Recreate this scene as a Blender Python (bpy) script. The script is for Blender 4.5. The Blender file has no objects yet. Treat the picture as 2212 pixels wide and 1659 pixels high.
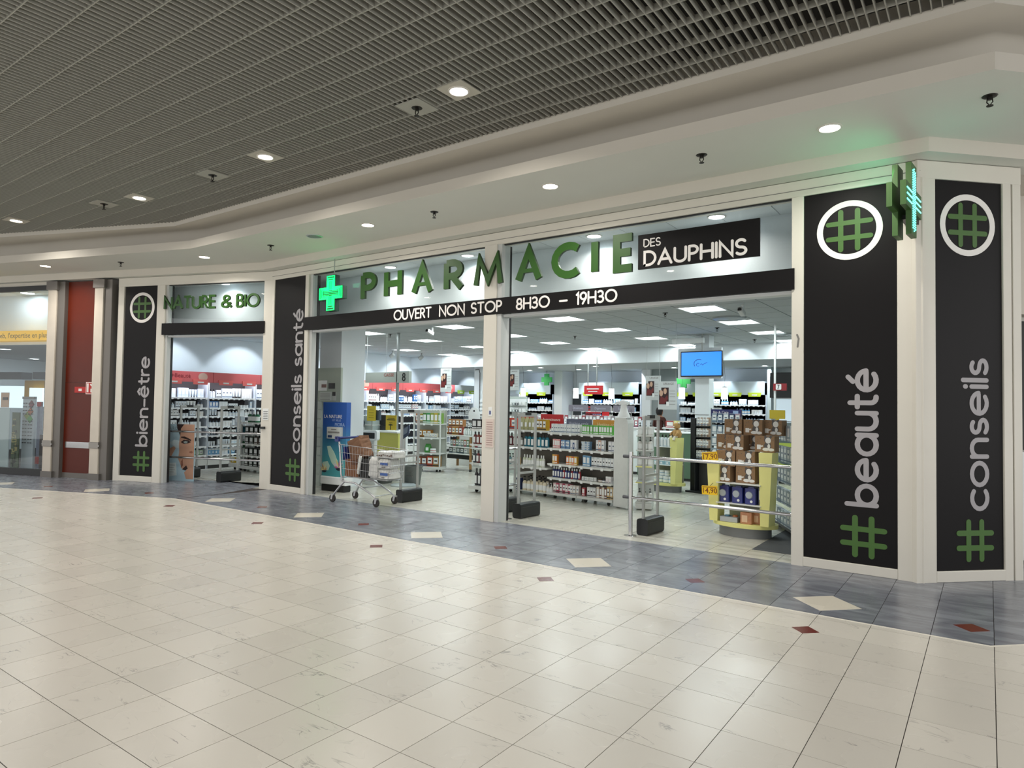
import bpy, math, random
import numpy as np
from math import sin, cos, pi, radians, atan2, hypot, sqrt
from mathutils import Matrix, Vector
rnd = random.Random(7)
SC = bpy.context.scene
COL = SC.collection
# ------------------------------------------------------------------ camera
W, H = 2212, 1659
FPX = 1441.5
BM = np.array([[0.813748, -0.005764, -0.581189], [0.581013, 0.034596, 0.813159], [0.01542, -0.999385, 0.031501]])
EYE = 1.55
cd = bpy.data.cameras.new('camera'); cam = bpy.data.objects.new('camera', cd); COL.objects.link(cam)
cd.sensor_width = 36.0; cd.lens = 36.0 * FPX / W; cd.clip_start = 0.05; cd.clip_end = 200
mw = Matrix.Identity(4)
for i in range(3):
    mw[i][0] = BM[i][0]; mw[i][1] = -BM[i][1]; mw[i][2] = -BM[i][2]
mw[2][3] = EYE
cam.matrix_world = mw
SC.camera = cam
SC.view_settings.view_transform = 'Standard'; SC.view_settings.look = 'None'
SC.view_settings.gamma = 1.0; SC.view_settings.exposure = 0.16; SC.view_settings.use_curve_mapping = False
try:
    SC.cycles.use_denoising = True; SC.cycles.max_bounces = 8; SC.cycles.diffuse_bounces = 4; SC.cycles.glossy_bounces = 3
    SC.cycles.transparent_max_bounces = 12; SC.cycles.caustics_reflective = False; SC.cycles.caustics_refractive = False
    SC.cycles.sample_clamp_indirect = 6.0; SC.cycles.adaptive_threshold = 0.02
except Exception: pass
# soft light from the rest of the mall, which is open behind the camera
wd = bpy.data.worlds.new('world'); SC.world = wd; wd.use_nodes = True
wd.node_tree.nodes['Background'].inputs[0].default_value = (1.0, 0.99, 0.975, 1)
wd.node_tree.nodes['Background'].inputs[1].default_value = 1.4
P_SPOT = 20.0       # mall downlights, each
P_PANEL = 3.6       # emission of the shop's square ceiling panels
P_STRIP = 4.0      # tubes in the lit shelving, per metre

def ray(u, v):
    c = np.array([(u - 1106) / FPX, (v - 829.5) / FPX, 1.0]); return BM @ c
def fl(u, v, z=0.0):
    r = ray(u, v); k = (z - EYE) / r[2]; return (float(r[0] * k), float(r[1] * k), z)
def onY(u, v, Y):
    r = ray(u, v); k = Y / r[1]; return (float(r[0] * k), Y, float(r[2] * k + EYE))
def onX(u, v, X):
    r = ray(u, v); k = X / r[0]; return (X, float(r[1] * k), float(r[2] * k + EYE))
def proj(x, y, z):
    c = BM.T @ np.array([x, y, z - EYE])
    return (c[0] / c[2] * FPX + 1106, c[1] / c[2] * FPX + 829.5, c[2])

# ------------------------------------------------------------------ materials
def lin(c):
    if isinstance(c, str):
        c = [int(c[i:i + 2], 16) / 255 for i in (0, 2, 4)]
    return [((x + .055) / 1.055) ** 2.4 if x > .04045 else x / 12.92 for x in c]
MATS = {}
def mat(name, col, rough=.5, metal=0., emit=None, est=0., var=0., vscale=8., bump=0., spec=None, coat=0.):
    if name in MATS: return MATS[name]
    m = bpy.data.materials.new(name); m.use_nodes = True; nt = m.node_tree; b = nt.nodes['Principled BSDF']
    c = lin(col) + [1]
    b.inputs['Base Color'].default_value = c; b.inputs['Roughness'].default_value = rough; b.inputs['Metallic'].default_value = metal
    if spec is not None: b.inputs['Specular IOR Level'].default_value = spec
    if coat: b.inputs['Coat Weight'].default_value = coat; b.inputs['Coat Roughness'].default_value = .1
    if emit is not None:
        b.inputs['Emission Color'].default_value = lin(emit) + [1]; b.inputs['Emission Strength'].default_value = est
    if var or bump:
        tc = nt.nodes.new('ShaderNodeNewGeometry'); n = nt.nodes.new('ShaderNodeTexNoise'); n.inputs['Scale'].default_value = vscale; n.inputs['Detail'].default_value = 4
        nt.links.new(tc.outputs['Position'], n.inputs['Vector'])
        if var:
            mx = nt.nodes.new('ShaderNodeMix'); mx.data_type = 'RGBA'
            mx.inputs[6].default_value = [x * (1 - var) for x in c[:3]] + [1]; mx.inputs[7].default_value = [min(1, x * (1 + var)) for x in c[:3]] + [1]
            nt.links.new(n.outputs[0], mx.inputs[0]); nt.links.new(mx.outputs[2], b.inputs['Base Color'])
        if bump:
            bp = nt.nodes.new('ShaderNodeBump'); bp.inputs['Strength'].default_value = bump; bp.inputs['Distance'].default_value = .01
            nt.links.new(n.outputs[0], bp.inputs['Height']); nt.links.new(bp.outputs[0], b.inputs['Normal'])
    MATS[name] = m; return m
def colmat():      # base colour from the object's own colour
    if 'objcol' in MATS: return MATS['objcol']
    m = mat('objcol', 'ffffff', .38); nt = m.node_tree; b = nt.nodes['Principled BSDF']
    oi = nt.nodes.new('ShaderNodeObjectInfo'); n = nt.nodes.new('ShaderNodeTexNoise'); n.inputs['Scale'].default_value = 30
    tc = nt.nodes.new('ShaderNodeNewGeometry'); nt.links.new(tc.outputs['Position'], n.inputs['Vector'])
    hs = nt.nodes.new('ShaderNodeHueSaturation'); mr = nt.nodes.new('ShaderNodeMapRange'); mr.inputs[3].default_value = .85; mr.inputs[4].default_value = 1.15
    nt.links.new(n.outputs[0], mr.inputs[0]); nt.links.new(mr.outputs[0], hs.inputs['Value'])
    nt.links.new(oi.outputs['Color'], hs.inputs['Color']); nt.links.new(hs.outputs[0], b.inputs['Base Color']); return m
def math_node(nt, op, a=None, b=None, va=0., vb=0.):
    n = nt.nodes.new('ShaderNodeMath'); n.operation = op; n.inputs[0].default_value = va; n.inputs[1].default_value = vb
    if a is not None: nt.links.new(a, n.inputs[0])
    if b is not None: nt.links.new(b, n.inputs[1])
    return n.outputs[0]
TP = 0.35989; GX, GY = -3.218, 1.098
def tile_mat(name, col, vein, rough, cell=TP, vmask=.56, cvar=.05, vw=.012, cloud=None, coat=0.):
    m = bpy.data.materials.new(name); m.use_nodes = True; nt = m.node_tree; b = nt.nodes['Principled BSDF']; L = nt.links.new
    b.inputs['Roughness'].default_value = rough; b.inputs['Specular IOR Level'].default_value = .5
    g = nt.nodes.new('ShaderNodeNewGeometry'); mp = nt.nodes.new('ShaderNodeMapping')
    mp.inputs['Location'].default_value = (-GX / cell, -GY / cell, 0); mp.inputs['Scale'].default_value = (1 / cell, 1 / cell, 0)
    L(g.outputs['Position'], mp.inputs['Vector'])
    f = nt.nodes.new('ShaderNodeVectorMath'); f.operation = 'FLOOR'; L(mp.outputs[0], f.inputs[0])
    wn = nt.nodes.new('ShaderNodeTexWhiteNoise'); L(f.outputs[0], wn.inputs['Vector'])
    off = nt.nodes.new('ShaderNodeVectorMath'); off.operation = 'MULTIPLY_ADD'; off.inputs[1].default_value = (20, 20, 20)
    L(wn.outputs['Color'], off.inputs[0]); L(g.outputs['Position'], off.inputs[2])
    st = nt.nodes.new('ShaderNodeMapping'); st.inputs['Rotation'].default_value = (0, 0, .5); st.inputs['Scale'].default_value = (3.2, 8.5, 1); L(off.outputs[0], st.inputs['Vector'])
    n1 = nt.nodes.new('ShaderNodeTexNoise'); n1.inputs['Scale'].default_value = 1.0; n1.inputs['Detail'].default_value = 6; n1.inputs['Distortion'].default_value = .8
    L(st.outputs[0], n1.inputs['Vector'])
    d = math_node(nt, 'ABSOLUTE', math_node(nt, 'SUBTRACT', n1.outputs[0], None, 0, .5))
    r = nt.nodes.new('ShaderNodeMapRange'); r.inputs[1].default_value = 0; r.inputs[2].default_value = vw; r.inputs[3].default_value = 1; r.inputs[4].default_value = 0; L(d, r.inputs[0])
    n2 = nt.nodes.new('ShaderNodeTexNoise'); n2.inputs['Scale'].default_value = 4.5; n2.inputs['Detail'].default_value = 2; L(off.outputs[0], n2.inputs['Vector'])
    r2 = nt.nodes.new('ShaderNodeMapRange'); r2.inputs[1].default_value = vmask; r2.inputs[2].default_value = vmask + .12; L(n2.outputs[0], r2.inputs[0])
    v = math_node(nt, 'MULTIPLY', r.outputs[0], r2.outputs[0])
    c = lin(col)
    cr = nt.nodes.new('ShaderNodeMix'); cr.data_type = 'RGBA'
    cr.inputs[6].default_value = [x * (1 - cvar) for x in c] + [1]; cr.inputs[7].default_value = [min(1, x * (1 + cvar)) for x in c] + [1]
    L(wn.outputs['Value'], cr.inputs[0]); base = cr.outputs[2]
    if cloud:
        n3 = nt.nodes.new('ShaderNodeTexNoise'); n3.inputs['Scale'].default_value = 1.; n3.inputs['Detail'].default_value = 5; n3.inputs['Distortion'].default_value = 1.
        s3 = nt.nodes.new('ShaderNodeMapping'); s3.inputs['Scale'].default_value = (2.2, 6, 1); L(off.outputs[0], s3.inputs[0]); L(s3.outputs[0], n3.inputs['Vector'])
        r3 = nt.nodes.new('ShaderNodeMapRange'); r3.inputs[1].default_value = .38; r3.inputs[2].default_value = .68; L(n3.outputs[0], r3.inputs[0])
        c3 = nt.nodes.new('ShaderNodeMix'); c3.data_type = 'RGBA'; c3.inputs[7].default_value = lin(cloud) + [1]; L(r3.outputs[0], c3.inputs[0]); L(base, c3.inputs[6]); base = c3.outputs[2]
    mx = nt.nodes.new('ShaderNodeMix'); mx.data_type = 'RGBA'; mx.inputs[7].default_value = lin(vein) + [1]; L(v, mx.inputs[0]); L(base, mx.inputs[6])
    L(mx.outputs[2], b.inputs['Base Color'])
    n4 = nt.nodes.new('ShaderNodeTexNoise'); n4.inputs['Scale'].default_value = 2.0; L(g.outputs['Position'], n4.inputs['Vector'])
    r4 = nt.nodes.new('ShaderNodeMapRange'); r4.inputs[3].default_value = rough * .85; r4.inputs[4].default_value = rough * 1.2; L(n4.outputs[0], r4.inputs[0]); L(r4.outputs[0], b.inputs['Roughness'])
    MATS[name] = m; return m
def glass_mat():
    if 'glass' in MATS: return MATS['glass']
    m = bpy.data.materials.new('glass'); m.use_nodes = True; nt = m.node_tree; nt.nodes.remove(nt.nodes['Principled BSDF'])
    t = nt.nodes.new('ShaderNodeBsdfTransparent'); t.inputs[0].default_value = (.93, .96, .96, 1)
    g = nt.nodes.new('ShaderNodeBsdfGlossy'); g.inputs['Roughness'].default_value = .02
    fr = nt.nodes.new('ShaderNodeLayerWeight'); fr.inputs[0].default_value = .5; p4 = math_node(nt, 'POWER', fr.outputs['Facing'], None, 0, 4.); fr2 = math_node(nt, 'MULTIPLY_ADD', p4, None, 0, .35); fr2.node.inputs[2].default_value = .035
    mx = nt.nodes.new('ShaderNodeMixShader'); nt.links.new(fr2, mx.inputs[0]); nt.links.new(t.outputs[0], mx.inputs[1]); nt.links.new(g.outputs[0], mx.inputs[2])
    nt.links.new(mx.outputs[0], nt.nodes['Material Output'].inputs[0]); MATS['glass'] = m; return m
CREAM = mat('cream_aluminium', 'd9d5ca', .38, var=.04, vscale=3)
PLAST = mat('plaster', 'd0cbc0', .75, var=.03, vscale=2)
PLAST2 = mat('plaster_cool', 'd8d8d0', .8, var=.03, vscale=2)
WHITE = mat('white_paint', 'e4e8e8', .55, var=.02)
SHOPW = mat('shop_white', 'dfe5e8', .8, var=.02, vscale=1)
BLACKV = mat('black_vinyl', '100e0f', .5, var=.08, vscale=40, spec=.2)
LETG = mat('letter_green', '27530f', .42, var=.05)
LETGS = mat('letter_green_shade', '1d3510', .5)  # darker green for the letter sides, their shade put into the colour
HASHG = mat('hash_green', '42692a', .5)
GREYT = mat('grey_vinyl', 'a3a0a3', .5)
WTEXT = mat('white_vinyl', 'eeeae6', .5)
ALU = mat('brushed_aluminium', 'b4b5b2', .33, .85, var=.05, vscale=30)
GREYP = mat('grey_powder', '9fa2a0', .42, .2, var=.03)
CHROME = mat('chrome', 'c8c8c8', .14, 1.)
BLK = mat('black_plastic', '17191a', .45, var=.1)
DGREY = mat('dark_grey', '3a3a3a', .55, var=.06)
MGREY = mat('mid_grey', '7c7a77', .5, var=.05)
GRILLE = mat('grille_paint', 'a9a89f', .5, .1)
VOID = mat('plenum_dark', '26241f', .9, var=.3, vscale=3)
BACKB = mat('shelf_back_taupe', '6d675e', .6, var=.04)
SHW = mat('shelf_white', 'd3d6d2', .45, var=.02)
SHD = mat('shelf_back_dark', '5c5859', .6, var=.05)
WLAB = mat('label_white', 'e9eceb', .5)
YEL = mat('price_yellow', 'f0c419', .5)
LIME = mat('lime_laminate', 'c2c263', .45, var=.03)
LIMEY = mat('lime_yellow', 'e0dd8c', .42, var=.03)
CARD = mat('cardboard', '8a6d50', .8, var=.07, vscale=14)
WOODR = None

# ------------------------------------------------------------------ mesh builder
class MB:
    def __init__(s): s.v = []; s.f = []; s.mi = []
    def add(s, vs, fs, m=0):
        o = len(s.v); s.v += [tuple(map(float, p)) for p in vs]; s.f += [tuple(i + o for i in f) for f in fs]; s.mi += [m] * len(fs)
        return s
    def box(s, x0, x1, y0, y1, z0, z1, m=0):
        return s.add([(x0, y0, z0), (x1, y0, z0), (x1, y1, z0), (x0, y1, z0), (x0, y0, z1), (x1, y0, z1), (x1, y1, z1), (x0, y1, z1)],
              [(0, 3, 2, 1), (4, 5, 6, 7), (0, 1, 5, 4), (1, 2, 6, 5), (2, 3, 7, 6), (3, 0, 4, 7)], m)
    def prism(s, pts, a, b, axis='z', m=0):
        n = len(pts)
        def q(p, t):
            return (p[0], p[1], t) if axis == 'z' else ((p[0], t, p[1]) if axis == 'y' else (t, p[0], p[1]))
        vs = [q(p, a) for p in pts] + [q(p, b) for p in pts]
        return s.add(vs, [tuple(range(n)), tuple(range(2 * n - 1, n - 1, -1))] + [(i, i + n, (i + 1) % n + n, (i + 1) % n) for i in range(n)], m)
    def bbox(s, x0, x1, y0, y1, z0, z1, r=.01, m=0, axis='z'):   # box with chamfered edges along one axis
        if axis == 'z': A = (x0, x1, y0, y1); t = (z0, z1)
        elif axis == 'y': A = (x0, x1, z0, z1); t = (y0, y1)
        else: A = (y0, y1, z0, z1); t = (x0, x1)
        a0, a1, b0, b1 = A; p = []
        for cx, cy, st in ((a1 - r, b0 + r, -90), (a1 - r, b1 - r, 0), (a0 + r, b1 - r, 90), (a0 + r, b0 + r, 180)):
            for k in (0, 45, 90): p.append((cx + r * cos(radians(st + k)), cy + r * sin(radians(st + k))))
        return s.prism(p, t[0], t[1], axis, m)
    def cyl(s, cx, cy, z0, z1, r, n=16, m=0, r2=None): return s.lathe([(r, z0), (r if r2 is None else r2, z1)], cx, cy, n, m)
    def lathe(s, prof, cx=0, cy=0, n=16, m=0, sx=1., sy=1., caps=True):
        vs = []; fs = []
        for r, z in prof:
            for i in range(n): a = 2 * pi * i / n; vs.append((cx + r * sx * cos(a), cy + r * sy * sin(a), z))
        for j in range(len(prof) - 1):
            for i in range(n): k = (i + 1) % n; fs.append((j * n + i, j * n + k, (j + 1) * n + k, (j + 1) * n + i))
        if caps: fs += [tuple(range(n - 1, -1, -1)), tuple(range((len(prof) - 1) * n, len(prof) * n))]
        return s.add(vs, fs, m)
    def tube(s, pts, r, n=8, m=0, closed=False):
        P = [Vector(p) for p in pts]; N = len(P); vs = []; fs = []; pv = None
        for i, p in enumerate(P):
            if closed: t = (P[(i + 1) % N] - P[i - 1]).normalized()
            else: t = (P[min(i + 1, N - 1)] - P[max(i - 1, 0)]).normalized()
            if pv is None:
                a = Vector((0, 0, 1)) if abs(t.z) < .9 else Vector((1, 0, 0)); u = t.cross(a).normalized()
            else: u = (pv - t * pv.dot(t)).normalized()
            pv = u; w = t.cross(u)
            for k in range(n): a = 2 * pi * k / n; vs.append(p + u * (r * cos(a)) + w * (r * sin(a)))
        for i in range(N if closed else N - 1):
            j = (i + 1) % N
            for k in range(n): l = (k + 1) % n; fs.append((i * n + k, i * n + l, j * n + l, j * n + k))
        if not closed: fs += [tuple(range(n - 1, -1, -1)), tuple(range((N - 1) * n, N * n))]
        return s.add(vs, fs, m)
    def ribbon(s, pts, w, y0, y1, rd=True, m=0, closed=False):   # flat stroke in the x-z plane, extruded along y
        pts = [p for i, p in enumerate(pts) if i == 0 or hypot(p[0] - pts[i - 1][0], p[1] - pts[i - 1][1]) > 1e-5]
        N = len(pts); L = []; R = []; h = w / 2
        def dr(a, b): d = hypot(b[0] - a[0], b[1] - a[1]); return ((b[0] - a[0]) / d, (b[1] - a[1]) / d)
        if rd and not closed:
            d = dr(pts[0], pts[1])
            for k in (0, 1, 2):
                a = radians(90 - k * 30); L.append((pts[0][0] - d[0] * h * sin(a) - d[1] * h * cos(a), pts[0][1] - d[1] * h * sin(a) + d[0] * h * cos(a)))
                R.append((pts[0][0] - d[0] * h * sin(a) + d[1] * h * cos(a), pts[0][1] - d[1] * h * sin(a) - d[0] * h * cos(a)))
        for i in range(N):
            if closed: d0 = dr(pts[i - 1], pts[i]); d1 = dr(pts[i], pts[(i + 1) % N])
            else: d0 = dr(pts[max(i - 1, 0)], pts[max(i, 1)]); d1 = dr(pts[min(i, N - 2)], pts[min(i + 1, N - 1)])
            nx, ny = -(d0[1] + d1[1]), d0[0] + d1[0]; l = hypot(nx, ny) or 1; nx /= l; ny /= l
            c = max(.45, nx * -d1[1] + ny * d1[0]); k = h / c
            L.append((pts[i][0] + nx * k, pts[i][1] + ny * k)); R.append((pts[i][0] - nx * k, pts[i][1] - ny * k))
        if rd and not closed:
            d = dr(pts[-2], pts[-1])
            for kk in (2, 1, 0):
                a = radians(90 - kk * 30)
                L.append((pts[-1][0] + d[0] * h * sin(a) - d[1] * h * cos(a), pts[-1][1] + d[1] * h * sin(a) + d[0] * h * cos(a)))
                R.append((pts[-1][0] + d[0] * h * sin(a) + d[1] * h * cos(a), pts[-1][1] + d[1] * h * sin(a) - d[0] * h * cos(a)))
        n = len(L); vs = []
        for a, b in zip(L, R): vs += [(a[0], y0, a[1]), (b[0], y0, b[1]), (a[0], y1, a[1]), (b[0], y1, b[1])]
        fs = []
        for i in range(n if closed else n - 1):
            p, q = 4 * i, 4 * ((i + 1) % n)
            fs += [(p, p + 1, q + 1, q), (p + 2, q + 2, q + 3, p + 3), (p, q, q + 2, p + 2), (p + 1, p + 3, q + 3, q + 1)]
        if not closed: fs += [(0, 2, 3, 1), (4 * n - 4, 4 * n - 3, 4 * n - 1, 4 * n - 2)]
        return s.add(vs, fs, m)
    def xf(s, M, i0=0):
        for i in range(i0, len(s.v)): s.v[i] = tuple(M @ Vector(s.v[i]))
        return s
    def mesh(s, name, mats):
        me = bpy.data.meshes.new(name); me.from_pydata(s.v, [], s.f); me.update()
        for m in (mats if isinstance(mats, (list, tuple)) else [mats]): me.materials.append(m)
        if any(s.mi): me.polygons.foreach_set('material_index', s.mi)
        return me
    def build(s, name, mats, parent=None, smooth=False, label=None, loc=None, rz=None):
        me = s.mesh(name, mats)
        if smooth:
            me.polygons.foreach_set('use_smooth', [True] * len(me.polygons)); me.set_sharp_from_angle(angle=radians(40))
        return link(name, me, parent, label, loc, rz)
def link(name, me, parent=None, label=None, loc=None, rz=None):
    o = bpy.data.objects.new(name, me); COL.objects.link(o)
    if parent is not None: o.parent = parent
    if loc is not None: o.location = loc
    if rz is not None: o.rotation_euler.z = rz
    if label: o['label'] = label
    return o
def tag(o, label=None, cat=None, group=None, kind=None):
    if label: o['label'] = label
    if cat: o['category'] = cat
    if group: o['group'] = group
    if kind: o['kind'] = kind
    return o
def thing(name, label, cat, loc=(0, 0, 0), rz=0., group=None):
    o = link(name, None, None, None, loc, rz); return tag(o, label, cat, group)
def struct(name, loc=(0, 0, 0), rz=0.):
    o = link(name, None, None, None, loc, rz); o['kind'] = 'structure'; return o
def copy_tree(o, parent=None):
    c = o.copy(); COL.objects.link(c)
    if parent is not None: c.parent = parent
    for ch in KIDS(o): copy_tree(ch, c)
    return c
def KIDS(o): return [x for x in o.children]
def area_light(name, loc, sx, sy, power, col, parent=None, rot=(0, 0, 0), shape='RECTANGLE', spread=pi):
    l = bpy.data.lights.new(name, 'AREA'); l.shape = shape; l.size = sx
    if shape in ('RECTANGLE', 'ELLIPSE'): l.size_y = sy
    l.energy = power; l.color = col; l.spread = spread
    o = bpy.data.objects.new(name, l); COL.objects.link(o); o.location = loc; o.rotation_euler = rot
    if parent is not None: o.parent = parent
    return o

# ------------------------------------------------------------------ lettering drawn with strokes
def arc(cx, cy, rx, ry, a0, a1, n=None):
    n = n or max(5, int(abs(a1 - a0) / 18)); return [(cx + rx * cos(radians(a0 + (a1 - a0) * i / n)), cy + ry * sin(radians(a0 + (a1 - a0) * i / n))) for i in range(n + 1)]
UP = {
 'A': (.74, [[(0, 0), (.37, 1), (.74, 0)], [(.13, .32), (.61, .32)]]),
 'B': (.5, [[(0, 0), (0, 1)], [(0, 1), (.24, 1)] + arc(.24, .76, .2, .24, 90, -90) + [(0, .52)], [(0, .52), (.26, .52)] + arc(.26, .26, .24, .26, 90, -90) + [(0, 0)]]),
 'C': (.76, [arc(.5, .5, .5, .5, 48, 312)]),
 'D': (.64, [[(0, 0), (0, 1), (.2, 1)] + arc(.2, .5, .44, .5, 90, -90) + [(0, 0)]]),
 'E': (.46, [[(.46, 1), (0, 1), (0, 0), (.46, 0)], [(0, .52), (.42, .52)]]),
 'G': (.8, [arc(.5, .5, .5, .5, 48, 350) + [(.98, .5), (.6, .5)]]),
 'H': (.62, [[(0, 0), (0, 1)], [(.62, 0), (.62, 1)], [(0, .5), (.62, .5)]]),
 'I': (.0, [[(0, 0), (0, 1)]]),
 'L': (.42, [[(0, 1), (0, 0), (.42, 0)]]),
 'M': (.86, [[(0, 0), (.12, 1), (.43, .15), (.74, 1), (.86, 0)]]),
 'N': (.64, [[(0, 0), (0, 1), (.64, 0), (.64, 1)]]),
 'O': (.96, [arc(.48, .5, .48, .5, 0, 342, 19)]),
 'P': (.46, [[(0, 0), (0, 1)], [(0, 1), (.2, 1)] + arc(.2, .73, .26, .27, 90, -90) + [(0, .46)]]),
 'R': (.5, [[(0, 0), (0, 1)], [(0, 1), (.2, 1)] + arc(.2, .74, .26, .26, 90, -90) + [(0, .48)], [(.2, .48), (.5, 0)]]),
 'S': (.5, [arc(.25, .745, .235, .255, 35, 270) + arc(.25, .245, .25, .245, 90, -145)]),
 'T': (.58, [[(0, 1), (.58, 1)], [(.29, 1), (.29, 0)]]),
 'U': (.62, [[(0, 1), (0, .31)] + arc(.31, .31, .31, .31, 180, 360) + [(.62, 1)]]),
 'V': (.68, [[(0, 1), (.34, 0), (.68, 1)]]),
 'X': (.6, [[(0, 0), (.6, 1)], [(0, 1), (.6, 0)]]),
 '&': (.68, [[(.68, 0), (.16, .66)] + arc(.32, .8, .19, .2, 215, -20) + [(.14, .42)] + arc(.26, .24, .26, .24, 130, 300) + [(.62, .4)]]),
 '8': (.5, [arc(.25, .75, .21, .25, -90, 252, 18), arc(.25, .25, .25, .25, 90, 432, 18)]),
 '3': (.46, [arc(.2, .75, .22, .25, 140, -80) + [(.14, .51)], arc(.2, .26, .26, .26, 90, -145)]),
 '9': (.5, [arc(.25, .7, .25, .3, -20, 321, 19), [(.5, .7), (.49, .5), (.2, 0)]]),
 '1': (.14, [[(0, .84), (.14, 1), (.14, 0)]]),
 '7': (.46, [[(0, 1), (.46, 1), (.14, 0)]]),
 '0': (.9, [arc(.45, .5, .45, .5, 0, 342, 19)]),
 '4': (.5, [[(.38, 0), (.38, 1), (0, .3), (.5, .3)]]),
 '-': (.4, [[(0, .42), (.4, .42)]]),
 ',': (.05, [[(.05, .05), (0, -.12)]]),
}
XH = .68
LO = {
 'a': (.62, [arc(.31, .34, .31, .34, 0, 342, 19), [(.62, XH), (.62, 0)]]),
 'b': (.62, [arc(.31, .34, .31, .34, 0, 342, 19), [(0, 1.06), (0, 0)]]),
 'c': (.54, [arc(.33, .34, .33, .34, 50, 310)]),
 'e': (.64, [arc(.32, .34, .32, .34, 4, 310), [(.02, .36), (.60, .36)]]),
 'i': (.0, [[(0, 0), (0, XH)], [(0, .93), (0, .97)]]),
 'l': (.0, [[(0, 0), (0, 1.06)]]),
 'n': (.52, [[(0, 0), (0, XH)], [(0, .38)] + arc(.26, .4, .26, .28, 180, 0) + [(.52, 0)]]),
 'o': (.68, [arc(.34, .34, .34, .34, 0, 342, 19)]),
 'r': (.3, [[(0, 0), (0, XH)], [(0, .36)] + arc(.28, .38, .28, .3, 180, 80)]),
 's': (.42, [arc(.21, .505, .18, .175, 40, 270) + arc(.21, .165, .21, .165, 90, -145)]),
 't': (.36, [[(.14, .95), (.14, .2)] + arc(.32, .18, .18, .18, 180, 275), [(0, XH), (.36, XH)]]),
 'u': (.52, [[(0, XH), (0, .28)] + arc(.26, .28, .26, .28, 180, 360) + [(.52, XH)], [(.52, .28), (.52, 0)]]),
 '-': (.4, [[(0, .34), (.4, .34)]]),
}
LO['\u00e9'] = (.64, LO['e'][1] + [[(.28, .84), (.44, 1.02)]])
LO['\u00ea'] = (.64, LO['e'][1] + [[(.14, .84), (.32, 1.0), (.5, .84)]])
def word(parent, text, font, fx, size, weight, y0, y1, m, gap=.2, rd=True, space=.45, end=None, name='letter', two=None):
    """fx maps glyph plane (gx, gy) in metres to local (x, z); returns end; 'end' stretches the run to a given length."""
    adv = 0; lay = []
    for ch in text:
        if ch == ' ': adv += space; continue
        w, st = font[ch]; lay.append((adv, st)); adv += w + gap
    adv -= gap
    k = (end / (adv * size)) if end else 1.
    for a, st in lay:
        b = MB()
        for si, s in enumerate(st):
            cl = len(s) >= 19 and 1e-4 < hypot(s[0][0] - s[-1][0], s[0][1] - s[-1][1]) < .2
            P = [fx((a + p[0]) * size * k, p[1] * size) for p in s]
            b.ribbon(P, weight, y0 - .0004 * si, y1, rd, 0, closed=cl)
        if two is not None:
            n = len(b.f)
            for i, f in enumerate(b.f):
                if not all(abs(b.v[j][1] - y0) < 4e-3 for j in f): b.mi[i] = 1
            b.build(name, [m, two], parent)
        else: b.build(name, m, parent)
def hash_mark(parent, cx, cz, s, w, y0, y1, m):
    b = MB()
    for d in (-.2, .2):
        b.ribbon([(cx + d * s, cz - .5 * s), (cx + d * s, cz + .5 * s)], w, y0, y1)
        b.ribbon([(cx - .5 * s, cz + d * s), (cx + .5 * s, cz + d * s)], w, y0 - .0006, y1)
    return b.build('hash_mark', m, parent)
FONTC = {}
def small_text(parent, body, size, loc, rot, m, name='lettering', ext=.0006, align='CENTER'):
    c = bpy.data.curves.new('t', 'FONT'); c.body = body; c.size = size; c.align_x = align; c.align_y = 'CENTER'; c.extrude = ext; c.resolution_u = 2
    o = bpy.data.objects.new('t', c); COL.objects.link(o)
    dg = bpy.context.evaluated_depsgraph_get(); me = bpy.data.meshes.new_from_object(o.evaluated_get(dg)); bpy.data.objects.remove(o)
    me.name = name; me.materials.clear(); me.materials.append(m)
    q = link(name, me, parent); q.location = loc; q.rotation_euler = rot; return q
FR = (pi / 2, 0, 0)

# ================================================================== FLOORS
def clip(poly, a, b, c):      # keep a*x + b*y <= c
    out = []
    for i in range(len(poly)):
        p, q = poly[i], poly[(i + 1) % len(poly)]; dp = a * p[0] + b * p[1] - c; dq = a * q[0] + b * q[1] - c
        if dp <= 0: out.append(p)
        if dp * dq < 0: t = dp / (dp - dq); out.append((p[0] + (q[0] - p[0]) * t, p[1] + (q[1] - p[1]) * t))
    return out
def area(p): return abs(sum(p[i][0] * p[(i + 1) % len(p)][1] - p[(i + 1) % len(p)][0] * p[i][1] for i in range(len(p)))) / 2 if len(p) > 2 else 0
def seen_area(poly, z):
    P = [proj(x, y, z) for x, y in poly]
    if any(q[2] < .3 for q in P): return 0
    if all(q[0] < 0 for q in P) or all(q[0] > W for q in P) or all(q[1] < 0 for q in P) or all(q[1] > H for q in P): return 0
    return area([(min(max(q[0], -50), W + 50), min(max(q[1], -50), H + 50)) for q in P])
def lay_tiles(root, polys, z0, z1, m, limit, name, occl=None):
    """polys: (outline, is_whole); the largest seen become parts that share one mesh, the rest one object."""
    ps = [(seen_area(p, z1) if not (occl and occl(p)) else 0, i) for i, (p, w) in enumerate(polys)]
    ps.sort(reverse=True); top = set(i for a, i in ps[:limit] if a > 60)
    shared = None; rest = MB()
    for i, (p, whole) in enumerate(polys):
        if i in top:
            if whole:
                cx = sum(q[0] for q in p) / len(p); cy = sum(q[1] for q in p) / len(p)
                if shared is None: shared = MB().prism([(q[0] - cx, q[1] - cy) for q in p], z0, z1).mesh(name, m)
                link(name, shared, root, None, (cx, cy, 0))
            else: MB().prism(p, z0, z1).build(name, m, root)
        else: rest.prism(p, z0, z1)
    if rest.v: r = rest.build(name + 's', m, root); r['kind'] = 'stuff'
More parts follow.
